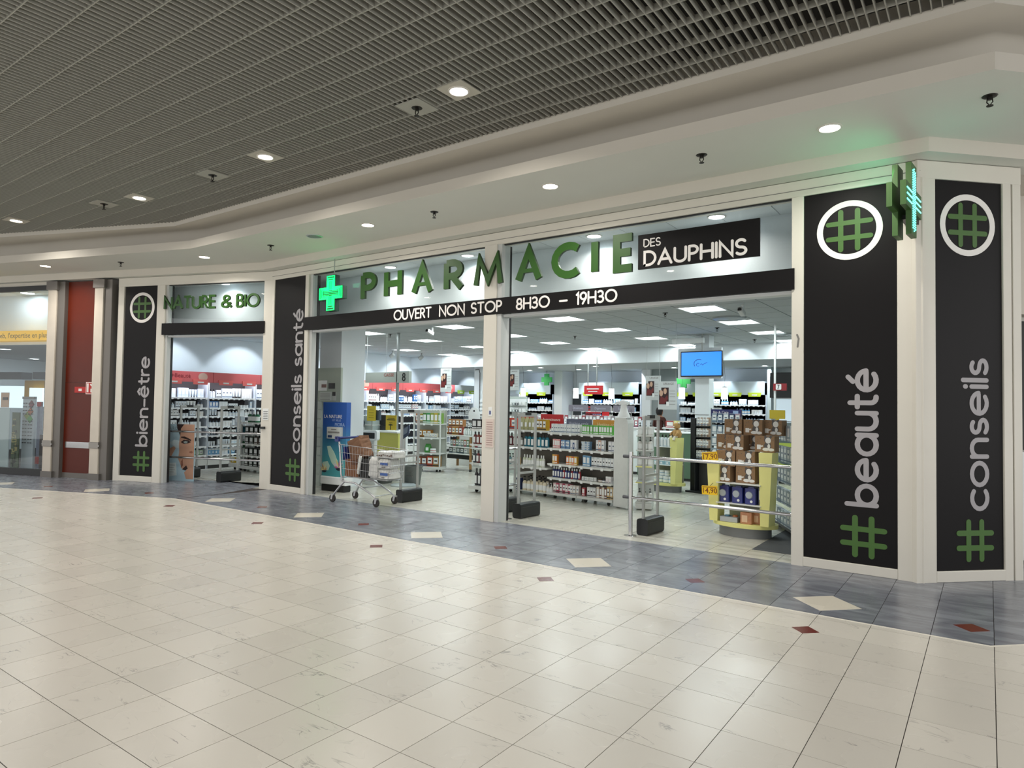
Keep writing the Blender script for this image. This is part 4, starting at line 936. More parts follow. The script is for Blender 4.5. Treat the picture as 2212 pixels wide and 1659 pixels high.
b = MB(); [b.box(.05, .24 - .03 * (k % 2), -.006, -.004, .29 - .045 * k, .296 - .045 * k) for k in range(4)]; b.build('print', MGREY, t)
small_text(t, 'A RO', .09, (.17, -.003, 1.0), FR, mat('print_grey2', '6f8088', .6), 'print')

# ------------------------------------------------------------------ anti-theft gates and rails
def gate(x, y, rz, label, L=.36, h=1.40):
    t = thing('security_gate', label, 'security gate', (x, y, 0), rz)
    for a in (0, L): MB().bbox(-.014, .014, a - .022, a + .022, .02, h, .009).build('upright', GREYP, t)
    MB().bbox(-.016, .016, -.022, L + .022, h - .01, h + .045, .012, 0, 'x').build('top_bar', GREYP, t)
    MB().bbox(-.02, .02, L * .3, L * .68, h + .012, h + .052, .006).build('sensor_light', BLK, t)
    for z in (.70, .60): MB().bbox(-.01, .01, 0, L, z, z + .028, .006, 0, 'x').build('cross_bar', GREYP, t)
    b = MB(); b.bbox(-.075, .075, -.03, L + .04, .0, .2, .03, 0, 'y'); b.build('base', BLK, t)
    MB().bbox(-.078, .078, .0, L + .01, .15, .156, .002).build('base_seam', DGREY, t)
    return t
gate(-7.5, 7.54, radians(-2), 'grey security gate standing behind the shopping trolley')
gate(-5.26, 7.55, radians(-4), 'grey security gate right of the middle post in front of the tall shelves')
gate(-5.72, 7.72, radians(-4), 'grey security gate partly hidden behind the middle post')
gate(-3.41, 7.55, radians(-4), 'grey security gate beside the chrome rail post in front of the white end panel')
gate(-11.88, 7.14, radians(2), 'grey security gate inside the narrow side window, on the right')
gate(-13.0, 6.95, radians(2), 'grey security gate behind the face poster in the side window')
def rail_barrier(label, pts, post_at, heights=(.95, .46), arms=()):
    x0, y0 = pts[0]; rz = atan2(pts[1][1] - y0, pts[1][0] - x0); L = hypot(pts[1][0] - x0, pts[1][1] - y0)
    t = thing('barrier_rail', label, 'railing', (x0, y0, 0), rz)
    for z in heights: MB().tube([(-.0, 0, z), (L, 0, z)], .019, 12).build('rail', CHROME, t, True)
    for p in post_at:
        MB().cyl(p, 0, .012, heights[0] + .06, .026, 16).build('post', CHROME, t, True); MB().lathe([(.075, 0), (.075, .008), (.03, .014)], p, 0, 20).build('floor_plate', CHROME, t)
        for z in heights: MB().tube([(p - .10, 0, z), (p + .02, 0, z)], .021, 12).build('end_cap', mat('rail_cap', '55565a', .35, .5), t, True)
    return t
rail_barrier('chrome double rail barrier in front of the boxes of bears', [(-3.52, 7.42), (-1.66, 7.33)], [0.])
rail_barrier('short chrome rail post just right of the middle post', [(-5.34, 7.39), (-5.30, 7.62)], [0.])
rail_barrier('chrome double rail barrier across the narrow side window', [(-12.8, 6.60), (-10.62, 7.36)], [0.02])

# ------------------------------------------------------------------ tall front shelves
G0 = (-7.1, 9.70); GR = atan2(-.34, 2.4)
FG = Frame(G0[0], G0[1], GR)
LV1 = [.07, .49, .83, 1.12]; LV2 = [.1, .35, .58, .84, 1.10]
gondola('left bay of the tall front shelves, with teal and cream bottles', FG.p(0, 0, 0), GR, 1.05, LV1, .42, SHW, BACKB, 1.12, ends=False)
gondola('middle bay of the tall front shelves, with dental cartons on top', FG.p(1.06, -.03, 0), GR, .63, LV2, .42, SHW, BACKB, 1.12, ends=False)
gondola('right bay of the tall front shelves, with green bottles on top', FG.p(1.70, -.03, 0), GR, .69, LV2, .42, SHW, BACKB, 1.12, ends=False)
def head_board(x0, x1, z0, z1, m, text, tm, label):
    t = thing('header_board', label, 'sign', FG.p(x0, .3, 0), GR); bx(t, 'board', 0, x1 - x0, 0, .02, z0, z1, m, .01, 'y'); 
    if text: small_text(t, text, .075, ((x1 - x0) / 2, -.001, (z0 + z1) / 2 + .03), FR, tm)
head_board(.1, .52, 1.12, 1.38, mat('head_red', 'b32329', .5), None, WTEXT, 'red header board behind the beige pouches on the tall front shelves')
head_board(.62, 1.12, 1.15, 1.40, mat('head_red', 'b32329', .5), 'Incontinence', WTEXT, 'red header board with white lettering above the left bay of the tall front shelves')
head_board(1.2, 1.72, 1.12, 1.33, mat('head_slate', '55586a', .5), 'Hygi\u00e8ne orale', mat('txt_grey', 'a9abb8', .5), 'slate grey header board above the dental cartons')
head_board(1.76, 2.36, 1.12, 1.33, mat('head_amber', 'c98a36', .5), 'Hygi\u00e8ne corp.', mat('txt_cream', 'e6d2a8', .5), 'amber header board above the green bottles')
def R(kind, x0, n, z, w, d, h, cols, what, cap='d', y=.08, jit=.01, pitch=None): row(kind, FG, x0, n, y, z, w, d, h, cols, what + ', front shelves', what + ' (front shelves)', cap, pitch, jit)
R('product_carton', .02, 2, 1.12, .12, .1, .2, ['c9452f'], 'orange red carton at the left end of the top', 'p'); R('refill_pouch', .36, 4, 1.12, .085, .07, .22, ['9c9a72', 'a8a67c'], 'olive beige pouch on top of the left bay', 'w'); R('product_carton', .74, 3, 1.12, .075, .1, .19, ['b08a1e', 'a8801c'], 'mustard carton on top of the left bay', 'd')
R('shampoo_bottle', .02, 4, .83, .075, .05, .23, ['5c1a22'], 'dark red bottle on the second shelf', 'd'); R('pump_bottle', .33, 1, .83, .06, .06, .23, ['8d8f88'], 'single grey pump bottle on the second shelf', 'd'); R('shampoo_bottle', .43, 7, .83, .08, .06, .23, ['146a80', '1b7f92', '0f5d74'], 'teal bottle with white label on the second shelf', 'd')
R('pump_bottle', .05, 2, .49, .07, .06, .2, ['5f8f96', 'cfd6d6'], 'small bottle at the left end of the third shelf', 'd'); R('shampoo_bottle', .26, 1, .49, .09, .06, .2, ['b58a2a'], 'amber bottle on the third shelf', 'd'); R('lotion_bottle', .42, 8, .49, .06, .06, .2, ['c9d2b8', 'd5d9cf'], 'pale clear bottle with white cap on the third shelf', 'w')
R('product_carton', .27, 1, .07, .11, .08, .2, ['1b2a5c'], 'navy carton on the lowest shelf', 'w'); R('pump_bottle', .42, 6, .07, .088, .075, .25, ['d9cfb4', 'e0d7bf'], 'cream lotion bottle with black pump on the lowest shelf', 'd'); R('pump_bottle', .46, 5, .07, .088, .075, .26, ['d9cfb4', 'cfc5a8'], 'cream lotion bottle in the back row of the lowest shelf', 'd', .2)
R('pump_bottle', 1.0, 2, .07, .06, .06, .18, ['e0ded6'], 'small white bottle where the left and middle bays meet', 'w', .04)
R('product_carton', 1.08, 13, 1.10, .044, .06, .145, ['dfe3e3', 'd5dade'], 'white dental carton in the row on top', 'p')
R('product_carton', 1.72, 11, 1.10, .052, .05, .145, ['4fa335', '5ab040'], 'bright green bottle pack in the row on top', 'w')
R('product_carton', 1.10, 4, .84, .04, .05, .15, ['e2a7a4', 'd98e8e'], 'pink carton on the second shelf of the middle bay', 'w'); R('product_carton', 1.28, 4, .84, .045, .05, .14, ['5f8fc0', '86acd2'], 'pale blue carton on the second shelf of the middle bay', 'p'); R('medicine_box', 1.48, 3, .84, .045, .05, .15, ['dfe4e8', '2c4f86'], 'white and blue box on the second shelf of the middle bay', 'p')
R('product_carton', 1.10, 2, .58, .055, .05, .15, ['e0b04a', 'd9842e'], 'yellow and white carton at the left of the third shelf', 'w'); R('product_carton', 1.40, 4, .58, .055, .05, .14, ['d9742e', 'e0b04a'], 'orange carton on the third shelf of the middle bay', 'w')
R('shampoo_bottle', 1.09, 3, .35, .055, .045, .18, ['20306e'], 'navy bottle at the left of the fourth shelf', 'w'); R('shampoo_bottle', 1.27, 8, .35, .05, .045, .17, ['24356f', '9c2632', '2b3f80'], 'navy and red bottle on the fourth shelf', 'w')
R('product_carton', 1.14, 6, .1, .06, .07, .16, ['d6b8ba', 'a83a56'], 'pink and white carton on the lowest shelf of the middle bay', 'd'); R('product_carton', 1.50, 3, .1, .055, .06, .15, ['d9d2cc'], 'off-white carton on the lowest shelf of the middle bay', 'p')
for z in range(4): R('medicine_box', 1.72, 2, .84 + .035 * z, .08, .07, .033, ['b9cfe0', '7fa3c4'], 'pale blue flat box, %s layer of the stack, second shelf' % ['lowest', 'second', 'third', 'top'][z], 'w')
R('product_carton', 2.0, 3, .84, .055, .05, .17, ['dfe2e6', 'd9b2a0'], 'white toothpaste carton on the second shelf of the right bay', 'p'); R('product_carton', 2.24, 2, .84, .06, .05, .16, ['e3e5e9'], 'white and navy carton at the right end of the second shelf', 'p')
R('product_carton', 1.74, 2, .58, .07, .05, .17, ['6fa4cc'], 'sky blue pack on the third shelf', 'w'); R('product_carton', 1.91, 8, .58, .052, .04, .155, ['c6ced2', 'dfe4e6'], 'toothbrush pack in the row on the third shelf', 'd')
R('cream_jar', 1.72, 6, .35, .045, .045, .06, ['c9cdd0', 'a9b4bd', 'dcdcd4'], 'small pale jar on the fourth shelf', 'w'); R('cream_jar', 2.04, 2, .35, .075, .07, .06, ['9c6a3a', '33456a'], 'lower brown or navy jar on the fourth shelf', 'd'); R('medicine_box', 2.2, 2, .35, .05, .05, .1, ['e0d9da'], 'white box at the right of the fourth shelf', 'p')
R('product_carton', 1.73, 1, .1, .055, .05, .13, ['b8434f'], 'single red carton on the lowest shelf of the right bay', 'w'); R('product_carton', 1.84, 3, .1, .055, .05, .15, ['d5d7d8'], 'pale grey carton on the lowest shelf of the right bay', 'd'); R('product_carton', 2.03, 4, .1, .045, .05, .17, ['e0d3bf', '6b3a2e'], 'cream and brown carton on the lowest shelf of the right bay', 'w'); R('product_carton', 2.23, 3, .1, .05, .05, .19, ['c2a36a', 'd9c49a'], 'gold carton at the right end of the lowest shelf', 'd')
# acrylic panes at the ends and the white rounded end panel
ex = Frame(*FG.p(2.41, -.03, 0)[:2], radians(-20))
t = thing('end_panel', 'white rounded end panel closing the tall front shelves, scuffed', 'panel', (ex.x, ex.y, 0), ex.rz)
b = MB(); prof = [(0, .02), (.30, .02), (.30, 1.30), (.285, 1.35), (.25, 1.375), (.05, 1.375), (.015, 1.35), (0, 1.3)]
b.prism(prof, 0, .12, 'y'); b.build('body', mat('scuffed_white', 'd2d5d2', .45, var=.07, vscale=18), t); bx(t, 'cap', .02, .28, -.005, .125, 1.372, 1.388, WHITE, .01, 'x')
t2 = thing('pump_dispenser', 'white giant pump dispenser ornament standing on the white end panel', 'ornament', ex.p(.15, .06, 1.388), ex.rz)
MB().lathe([(.125, 0), (.12, .03), (.085, .08), (.065, .14), (.062, .2)], n=24, sx=1., sy=.5).build('body', WHITE, t2, True); MB().prism([(-.17, .20), (-.12, .195), (.09, .195), (.1, .235), (-.1, .245), (-.17, .222)], -.035, .035, 'y').build('spout', WHITE, t2); MB().bbox(-.055, .05, -.03, .03, .235, .26, .01, 0, 'y').build('head', WHITE, t2)
fe = Frame(*ex.p(.345, .13, 0)[:2], ex.rz + radians(38))
t = thing('display_shelf', 'narrow shelf of white pump bottles behind the white end panel', 'shelf', (fe.x, fe.y, 0), fe.rz)
bx(t, 'back_panel', 0, .24, .3, .32, .05, 1.25, SHW)
for z in (.12, .42, .66, .9, 1.12):
    bx(t, 'shelf', 0, .24, 0, .3, z - .018, z, SHW, .004, 'x')
    if z > .2: row('pump_bottle', fe, .01, 3, .1, z - (.3 if z < .5 else 0), .075, .075, .2, ['d6d6d2', 'c9cac4'], 'white bottle with black pump behind the end panel, %s shelf' % {.12: 'lowest', .42: 'lowest', .66: 'middle', .9: 'second highest', 1.12: 'highest'}[z], 'pump bottles behind the end panel, level %d' % int(z * 10), 'd')
bx(t, 'base', 0, .24, -.01, .3, .02, .1, SHW); MB().box(0, .24, -.004, 0, .64, .66).build('yellow_edge', LIMEY, t); MB().box(0, .24, -.004, 0, .40, .42).build('yellow_edge', LIMEY, t)

# ------------------------------------------------------------------ yellow displays
def yellow_display(label, x, y, rz, w, h, shelves, depth=.42, hl=.9, hr=1.02):
    t = thing('yellow_display', label, 'display', (x, y, 0), rz)
    def oval(sx, sy, z0, z1, m, name): MB().lathe([(1, z0), (1, z1)], w / 2, depth / 2, 40, sx=sx, sy=sy).build(name, m, t, True)
    oval(w / 2 - .02, depth / 2 + .02, 0, .12, mat('plinth_grey', '77797a', .4, .2), 'plinth'); oval(w / 2 + .06, depth / 2 + .06, .12, .165, LIMEY, 'bottom_shelf')
    for s, hh in ((0, hl), (1, hr)):
        xo = (-.03, -.07) if s == 0 else (w + .03, w + .07); xi = .07 if s == 0 else w - .07
        MB().prism([(xo[0], .165), (xi, .165), (xi + (.02 if s == 0 else -.02), hh), (xo[1], hh)] if s == 0 else [(xi, .165), (xo[0], .165), (xo[1], hh), (xi - .02, hh)], .0, .2, 'y').build('side_panel', LIMEY, t)
    MB().box(.07, w - .07, depth - .06, depth - .03, .165, h).build('back_panel', mat('display_back', '8a8c82', .5), t)
    for z in shelves: bx(t, 'shelf', .06, w - .06, -.02, depth - .06, z - .012, z, SHW, .004, 'x')
    return t
YR = radians(-6)
yf = Frame(-2.80, 8.22, YR)
yellow_display('yellow oval display with brown bear boxes behind the chrome rail', yf.x, yf.y, YR, .67, .95, [.40, .645], hl=.91, hr=1.03)
DOLL = mat('print_white', 'dcdcd8', .5); DOLG = mat('print_grey_dark', '4d4a48', .5)
def bear_mesh():
    b = MB().box(-.115, .115, -.08, .08, 0, .175); f = -.0815
    def disc(cx, cz, rx, rz_, m, y):
        if rx > .01: cx, cz, rx, rz_ = .035 + (cx - .035) * 1.35, .085 + (cz - .085) * 1.25, rx * 1.4, rz_ * 1.3
        b.prism([(cx + rx * cos(2 * pi * k / 14), cz + rz_ * sin(2 * pi * k / 14)) for k in range(14)], y, y + .002, 'y', m)
    disc(.035, .125, .03, .027, 2, f - .0005); disc(.04, .12, .024, .026, 1, f - .001); disc(.016, .15, .011, .01, 2, f); disc(.062, .152, .011, .01, 2, f)
    disc(.035, .07, .03, .036, 2, f - .0005); disc(.02, .042, .028, .014, 1, f - .001); disc(.066, .04, .026, .013, 1, f - .001); disc(.046, .07, .012, .02, 1, f - .001)
    b.prism([(-.09, .03), (-.045, .03), (-.045, .08), (-.09, .08)], f - .001, f + .001, 'y', 1); b.prism([(-.045, .055), (-.02, .06), (-.02, .075), (-.045, .07)], f, f + .001, 'y', 1)
    for x, z in ((-.08, .14), (-.05, .15), (-.09, .11), (.1, .13)): disc(x, z, .004, .004, 2, f)
    b.box(-.115, .115, -.002, .002, .175, .176, 2); return b.mesh('bear_box', [CARD, DOLL, DOLG])
bm = bear_mesh()
BX = [(-2.685, 8.33, .648, 'lowest layer, left box in front'), (-2.40, 8.33, .648, 'lowest layer, right box in front'), (-2.64, 8.34, .840, 'second layer, left box in front'), (-2.395, 8.33, .840, 'second layer, right box in front'), (-2.54, 8.38, 1.032, 'third layer, foremost middle box'), (-2.17, 8.32, 1.035, 'standing on the right yellow side panel'), (-2.70, 8.52, 1.032, 'third layer, half hidden at the left'), (-2.38, 8.55, 1.032, 'third layer, half hidden at the right'), (-2.60, 8.52, 1.224, 'top layer, left box'), (-2.36, 8.50, 1.224, 'top layer, middle box'), (-2.14, 8.56, 1.224, 'top layer, right box turned away'), (-2.53, 8.50, .65, 'lowest layer, dark one in the gap')]
for x, y, z, s in BX:
    o = link('bear_box', bm, None, None, (x, y, z), YR + rnd.uniform(-.06, .06)); o.scale.z = 1.086; tag(o, 'brown cardboard box printed with a toy bear, ' + s, 'box', 'brown bear boxes on the yellow display')
BLUW = mat('blue_wrap', '1c2a78', .3, coat=.5); SIL = mat('silver_print', 'aab3ba', .4)
for k, dx in enumerate((.13, .3, .46)):
    t = thing('toy_pack', 'deep blue wrapped toy pack under the bear boxes, %s' % ['left', 'middle', 'right'][k], 'toy', yf.p(dx, .1, .402), YR, 'blue toy packs')
    MB().bbox(-.07, .07, -.06, .08, 0, .19, .02).build('wrap', BLUW, t); MB().lathe([(.045, 0), (.04, .01)], n=12).xf(Matrix.Translation((-.01, -.06, .11)) @ Matrix.Rotation(pi / 2, 4, 'X')).build('print', SIL, t); MB().lathe([(.016, 0), (.016, .006)], n=10).xf(Matrix.Translation((.02, -.061, .035)) @ Matrix.Rotation(pi / 2, 4, 'X')).build('badge', WLAB, t); MB().bbox(-.04, .04, -.02, .02, .19, .205, .01).build('bow', BLUW, t)
item('product_carton', yf, .58, .14, .402, .08, .1, .2, '18224f', 'dark blue carton at the right of the blue toy packs', cap='d')
tt = thing('toy_box', 'flat clear-topped toy box lying at the bottom left of the yellow display', 'toy', yf.p(.21, .08, .168), YR); bx(tt, 'tray', -.11, .11, -.07, .08, 0, .06, mat('tray_grey', '7f8388', .4)); MB().lathe([(.035, .06), (.03, .075)], -.04, 0, 10).build('toy', mat('toy_teal', '3f6f86', .4), tt); MB().lathe([(.035, .06), (.025, .08)], .05, .01, 10).build('toy', mat('toy_orange', 'b06a3e', .4), tt); bx(tt, 'cover', -.11, .11, -.072, -.066, .0, .06, mat('tray_pale', 'a8adb2', .3))
for k, dx in enumerate((.42, .52)):
    tt = thing('toy_box', 'orange brown toy carton at the bottom right of the yellow display, %s' % ('in front' if not k else 'behind it'), 'toy', yf.p(dx, .08 + .08 * k, .168), YR); bx(tt, 'carton', -.07, .07, -.06, .06, 0, .135, mat('toy_carton', 'b27c5c', .5, var=.3, vscale=30)); bx(tt, 'print', -.05, .02, -.063, -.06, .02, .1, mat('toy_print', 'd9b79a', .5), .003, 'y')
def price_tag(x, y, z, txt, label, rot=.12):
    t = thing('price_tag', label, 'price tag', (x, y, z), YR); M_ = Matrix.Rotation(-rot, 4, 'Y')
    MB().bbox(-.1, .1, -.004, .004, -.055, .055, .008, 0, 'y').xf(M_).build('card', YEL, t); MB().box(-.09, .09, -.006, -.004, .036, .042).xf(M_).build('line', mat('tag_red', '6a150e', .5), t)
    q = small_text(t, txt, .092, (0, -.0055, -.006), (pi / 2, -rot, 0), mat('tag_red', '6a150e', .5)); MB().tube([(0, .005, .05), (.03, .03, .09)], .003, 5).build('clip', BLK, t)
price_tag(-2.80, 8.13, .955, '17,90', 'yellow price card reading 17,90 tilted on the left yellow side panel'); price_tag(-2.80, 8.13, .54, '14,90', 'yellow price card reading 14,90 below the other card', .04)
# second yellow display further back
Y2 = radians(-16); y2 = Frame(-5.33, 11.75, Y2)
yellow_display('second yellow oval display, with white bottles and a plush toy, further back', y2.x, y2.y, Y2, .72, .98, [.5, .83], hl=.98, hr=1.0)
row('shampoo_bottle', y2, .06, 8, .06, .83, .075, .06, .22, ['dfe6e8', 'cfdbe0'], 'white bottle hanging in the row on the second yellow display', 'white bottles on the second yellow display', 'd')
row('medicine_box', y2, .08, 4, .08, .5, .13, .12, .09, ['8fb3bf', '9cc0cc'], 'pale blue flat box on the middle shelf of the second yellow display', 'pale blue boxes, second yellow display', 'w'); row('cream_jar', y2, .07, 5, .08, .168, .115, .11, .12, ['9fb9cf', 'b4c9da'], 'pale blue tub at the bottom of the second yellow display', 'pale blue tubs, second yellow display', 'w'); row('cream_jar', y2, .1, 4, .1, .29, .11, .11, .1, ['a9c0d4', 'c0d2de'], 'pale blue tub in the upper layer at the bottom of the second yellow display', 'upper tubs, second yellow display', 'w')
t = thing('shelf_counter', 'small white counter shelf with a lime post above the second yellow display', 'counter', y2.p(.1, .42, 0), Y2); bx(t, 'post', .28, .38, 0, .06, .98, 1.3, LIMEY); bx(t, 'top', .05, .55, -.05, .3, 1.14, 1.165, WHITE, .01, 'x')
item('product_carton', y2, .28, .5, 1.165, .2, .12, .13, 'a8403c', 'red and white pack on the small white counter shelf', cap='w')
t = thing('plush_toy', 'tan and white plush toy sitting on the second yellow display', 'toy', y2.p(.70, .12, .99), Y2 - .3)
PT_ = mat('plush_tan', 'b08a56', .95, var=.1, vscale=60, bump=.5); PWH = mat('plush_white', 'd9d3c4', .95, bump=.5, vscale=60)
MB().lathe([(.0001, 0), (.07, .02), (.085, .08), (.06, .15), (.0001, .18)], n=16).build('body', PT_, t, True); MB().lathe([(.0001, 0), (.055, .025), (.068, .065), (.05, .11), (.0001, .13)], 0, -.01, 16).xf(Matrix.Translation((0, 0, .16))).build('head', PT_, t, True)
for s in (-1, 1):
    MB().lathe([(.0001, 0), (.022, .012), (.022, .03), (.0001, .045)], s * .05, 0, 10).xf(Matrix.Translation((0, 0, .26))).build('ear', PWH, t, True); MB().tube([(s * .05, -.03, .13), (s * .09, -.06, .09), (s * .08, -.09, .05)], .022, 8).build('arm', PT_, t, True); MB().tube([(s * .04, -.04, .03), (s * .06, -.1, .02), (s * .06, -.12, -.03)], .026, 8).build('leg', PWH, t, True)
MB().lathe([(.0001, 0), (.025, .008), (.02, .02), (.0001, .03)], 0, -.065, 10).xf(Matrix.Translation((0, 0, .20))).build('muzzle', PWH, t, True)
# magazine rack
t = thing('magazine_rack', 'tall black spinner rack of reading glasses between the two yellow displays', 'rack', (-4.30, 12.0, 0), radians(-18)); mr_ = t
MB().bbox(-.2, -.09, -.05, .12, .0, 1.36, .01).build('side_board', BLK, t); MB().bbox(-.09, .2, .06, .12, .0, 1.3, .01).build('back_board', DGREY, t); bx(t, 'base', -.24, .24, -.14, .2, 0, .03, BLK)
for k in range(4): bx(t, 'pocket', -.09, .2, -.04, .06, .60 + .2 * k, .625 + .2 * k, BLK, .004, 'x')
frm = Frame(-4.30, 12.0, radians(-18))
for k in range(4): row('product_carton', frm, -.08, 8, 0.0, .627 + .2 * k, .031, .06, .15, ['b9bcb8', '8f8a86', 'cfcfc9', 'a58a72'], 'slim case in the %s row of the tall black rack' % ['lowest', 'second lowest', 'second highest', 'highest'][k], 'slim cases, row %d of the black rack' % (k + 1), rnd.choice('dp'), .034)

# ================================================================== SHOPPING TROLLEY
CART = mat('cart_wire', 'b5b6b8', .3, .85); CBLU = mat('cart_blue', '1d2a6b', .35); RUB = mat('wheel_rubber', '2c2826', .7)
CX, CY, CR = -8.36, 7.12, radians(3)
fc = Frame(CX, CY, CR)
t = thing('shopping_trolley', 'wire shopping trolley with a blue handle loaded with bags and packs', 'trolley', (CX, CY, 0), CR)
def cw(s, e, z, y0, y1): pass
xb0, xb1, zb_, zt0, zt1 = .17, 1.10, .40, .90, .84     # basket: rear bottom/top, front
b = MB(); R0 = .0035
def yh(x, top): return (.235 if top else .2) - .045 * (x / 1.15)
for s in (-1, 1):
    for f in np.linspace(0, 1, 5):
        za, zc = zb_ + (zt0 - zb_) * f, zb_ + (zt1 - zb_) * f; r = .006 if f in (0, 1) else R0
        b.tube([(xb0 - .05 * f, s * (.19 + .035 * f), za), (xb1 + .10 * f, s * (.16 + .02 * f), zc)], r, 6)
    for k in range(20):
        g = k / 19; xa = xb0 + (xb1 - xb0) * g; xt = xb0 - .05 + (xb1 + .10 - xb0 + .05) * g
        b.tube([(xa, s * (.19 - .03 * g), zb_), (xt, s * (.225 - .045 * g), zt0 + (zt1 - zt0) * g)], .0018, 4)
for f in np.linspace(0, 1, 5): b.tube([(xb1 + .10 * f, -.16 - .02 * f, zb_ + (zt1 - zb_) * f), (xb1 + .10 * f, .16 + .02 * f, zb_ + (zt1 - zb_) * f)], .005 if f == 1 else R0, 6)
for k in range(9):
    y = -.15 + .3 * k / 8; b.tube([(xb1, y, zb_), (xb1 + .1, y * 1.1, zt1)], .002, 4); b.tube([(xb0, y * 1.2, zb_), (xb1, y, zb_)], .0025, 4)
for k in range(8): x = xb0 + (xb1 - xb0) * k / 7; b.tube([(x, -.19, zb_), (x, .19, zb_)], .0025, 4)
for k in range(9): y = -.2 + .4 * k / 8; b.tube([(xb0 - .0, y * .95, zb_), (xb0 - .05, y * 1.1, zt0)], .002, 4)
b.build('basket', CART, t)
for s in (-1, 1):
    MB().tube([(.10, s * .205, .99), (.13, s * .205, .86), (.16, s * .20, .45), (.19, s * .2, .34), (.28, s * .2, .325), (.46, s * .205, .325), (.80, s * .2, .19), (.88, s * .2, .14), (.905, s * .2, .105)], .014, 10).build('side_frame', CART, t, True)
    MB().tube([(.24, s * .2, .325), (.15, s * .22, .24), (.07, s * .24, .14), (.045, s * .24, .105)], .014, 10).build('rear_leg', CART, t, True)
    MB().lathe([(.03, -.02), (.03, .02)], n=12).xf(Matrix.Translation((.18, s * .2, .36)) @ Matrix.Rotation(pi / 2, 4, 'X')).build('hinge_cap', mat('cap_pale', 'b9bbbc', .4), t)
MB().tube([(.62, -.2, .10 + .16), (.62, .2, .26)], .009, 8).build('brace', CART, t); MB().tube([(.86, -.2, .15), (.86, .2, .15)], .006, 8).build('brace', CART, t)
MB().tube([(.095, -.25, .995), (.095, .25, .995)], .019, 12).build('handle', CBLU, t, True)['label'] = 'dark blue handle'
for s in (-1, 1): MB().bbox(.06, .14, s * .23 - .02, s * .23 + .02, .94, 1.02, .012, 0, 'y').build('handle_end', CBLU, t)
b = MB(); [b.tube([(.14 - .0, y, .88), (.26, y, .62)], .003, 4) for y in np.linspace(-.17, .17, 8)]; b.bbox(.16, .18, -.17, .17, .66, .86, .004); b.build('child_seat', CBLU, t)
for nm, (x, y) in (('a', (.03, -.24)), ('b', (.03, .24)), ('c', (.915, -.2)), ('d', (.915, .2))):
    w_ = MB().lathe([(.056, -.014), (.062, -.010), (.062, .010), (.056, .014)], n=20).xf(Matrix.Translation((x, y, .062)) @ Matrix.Rotation(pi / 2, 4, 'X')).build('wheel', RUB, t)
    fk = MB(); fk.prism([(x - .022, .045), (x + .012, .045), (x + .03, .115), (x - .012, .115)], y - .024, y - .018, 'y'); fk.prism([(x - .022, .045), (x + .012, .045), (x + .03, .115), (x - .012, .115)], y + .018, y + .024, 'y'); fk.bbox(x - .02, x + .035, y - .026, y + .026, .11, .13, .006); fk.build('fork', CART, w_)
BAGM = mat('kraft_paper', '765640', .8, var=.14, vscale=16, bump=.7); PLW = mat('white_film', 'cfd0cc', .4, var=.08, vscale=20, bump=.6, coat=.3)
def blob(name, label, cat, fr, x, y, z, sx, sy, sz, m, tilt=0., tw=0., seed=1, rz=0., n=10, jitter=.03, e=.38, flat=False):
    t = thing(name, label, cat, fr.p(x, y, z), fr.rz + rz); q = random.Random(seed); vs = []; fs = []
    L = 8; P = 16
    for j in range(L + 1):
        f = j / L; s = min(1., .80 + .9 * min(f, 1 - f) * 2) if not flat else 1 - .04 * f
        for k in range(P):
            a = 2 * pi * k / P; c, s_ = cos(a), sin(a)
            px = sx / 2 * s * (abs(c) ** e) * (1 if c >= 0 else -1) + q.uniform(-1, 1) * jitter * sx; py = sy / 2 * s * (abs(s_) ** e) * (1 if s_ >= 0 else -1) + q.uniform(-1, 1) * jitter * sy
            vs.append((px + tw * f * sx, py, sz * f + q.uniform(-1, 1) * jitter * sz * (0 if j in (0,) else 1)))
    for j in range(L):
        for k in range(P): fs.append((j * P + k, j * P + (k + 1) % P, (j + 1) * P + (k + 1) % P, (j + 1) * P + k))
    fs += [tuple(range(P - 1, -1, -1)), tuple(range(L * P, (L + 1) * P))]
    MB().add(vs, fs).xf(Matrix.Rotation(tilt, 4, 'Y')).build('body', m, t, not flat)
    return t
blob('paper_bag', 'crumpled brown paper bag leaning on top of the load in the trolley', 'bag', fc, .42, 0, .68, .30, .22, .33, BAGM, radians(-20), .0, 2, jitter=.035, e=.16, flat=True)
tb_ = thing('cardboard_box', 'brown cardboard carton standing in the rear of the trolley', 'box', fc.p(.34, 0, .41), CR); MB().bbox(-.15, .13, -.15, .15, 0, .26, .004).build('body', mat('carton_brown', '7c5338', .75, var=.06), tb_); bx(tb_, 'flap', .0, .13, -.155, -.15, .18, .26, mat('carton_flap', '5e3a29', .75))
tb_ = thing('plastic_crate', 'black ribbed crate in the middle of the trolley', 'crate', fc.p(.60, 0, .41), CR); bx(tb_, 'body', -.095, .09, -.14, .14, 0, .28, BLK); b = MB(); [b.box(-.09 + .03 * k, -.08 + .03 * k, -.146, -.14, .01, .27) for k in range(6)]; b.build('rib', DGREY, tb_)
blob('plastic_bag', 'thin white plastic bag hanging over the side of the trolley', 'bag', fc, .50, -.17, .46, .05, .03, .27, PLW, radians(8), .1, 5, jitter=.08)
blob('white_pack', 'tall white film-wrapped pack in the trolley', 'pack', fc, .78, -.02, .41, .2, .26, .31, PLW, 0, 0, 8, jitter=.035)
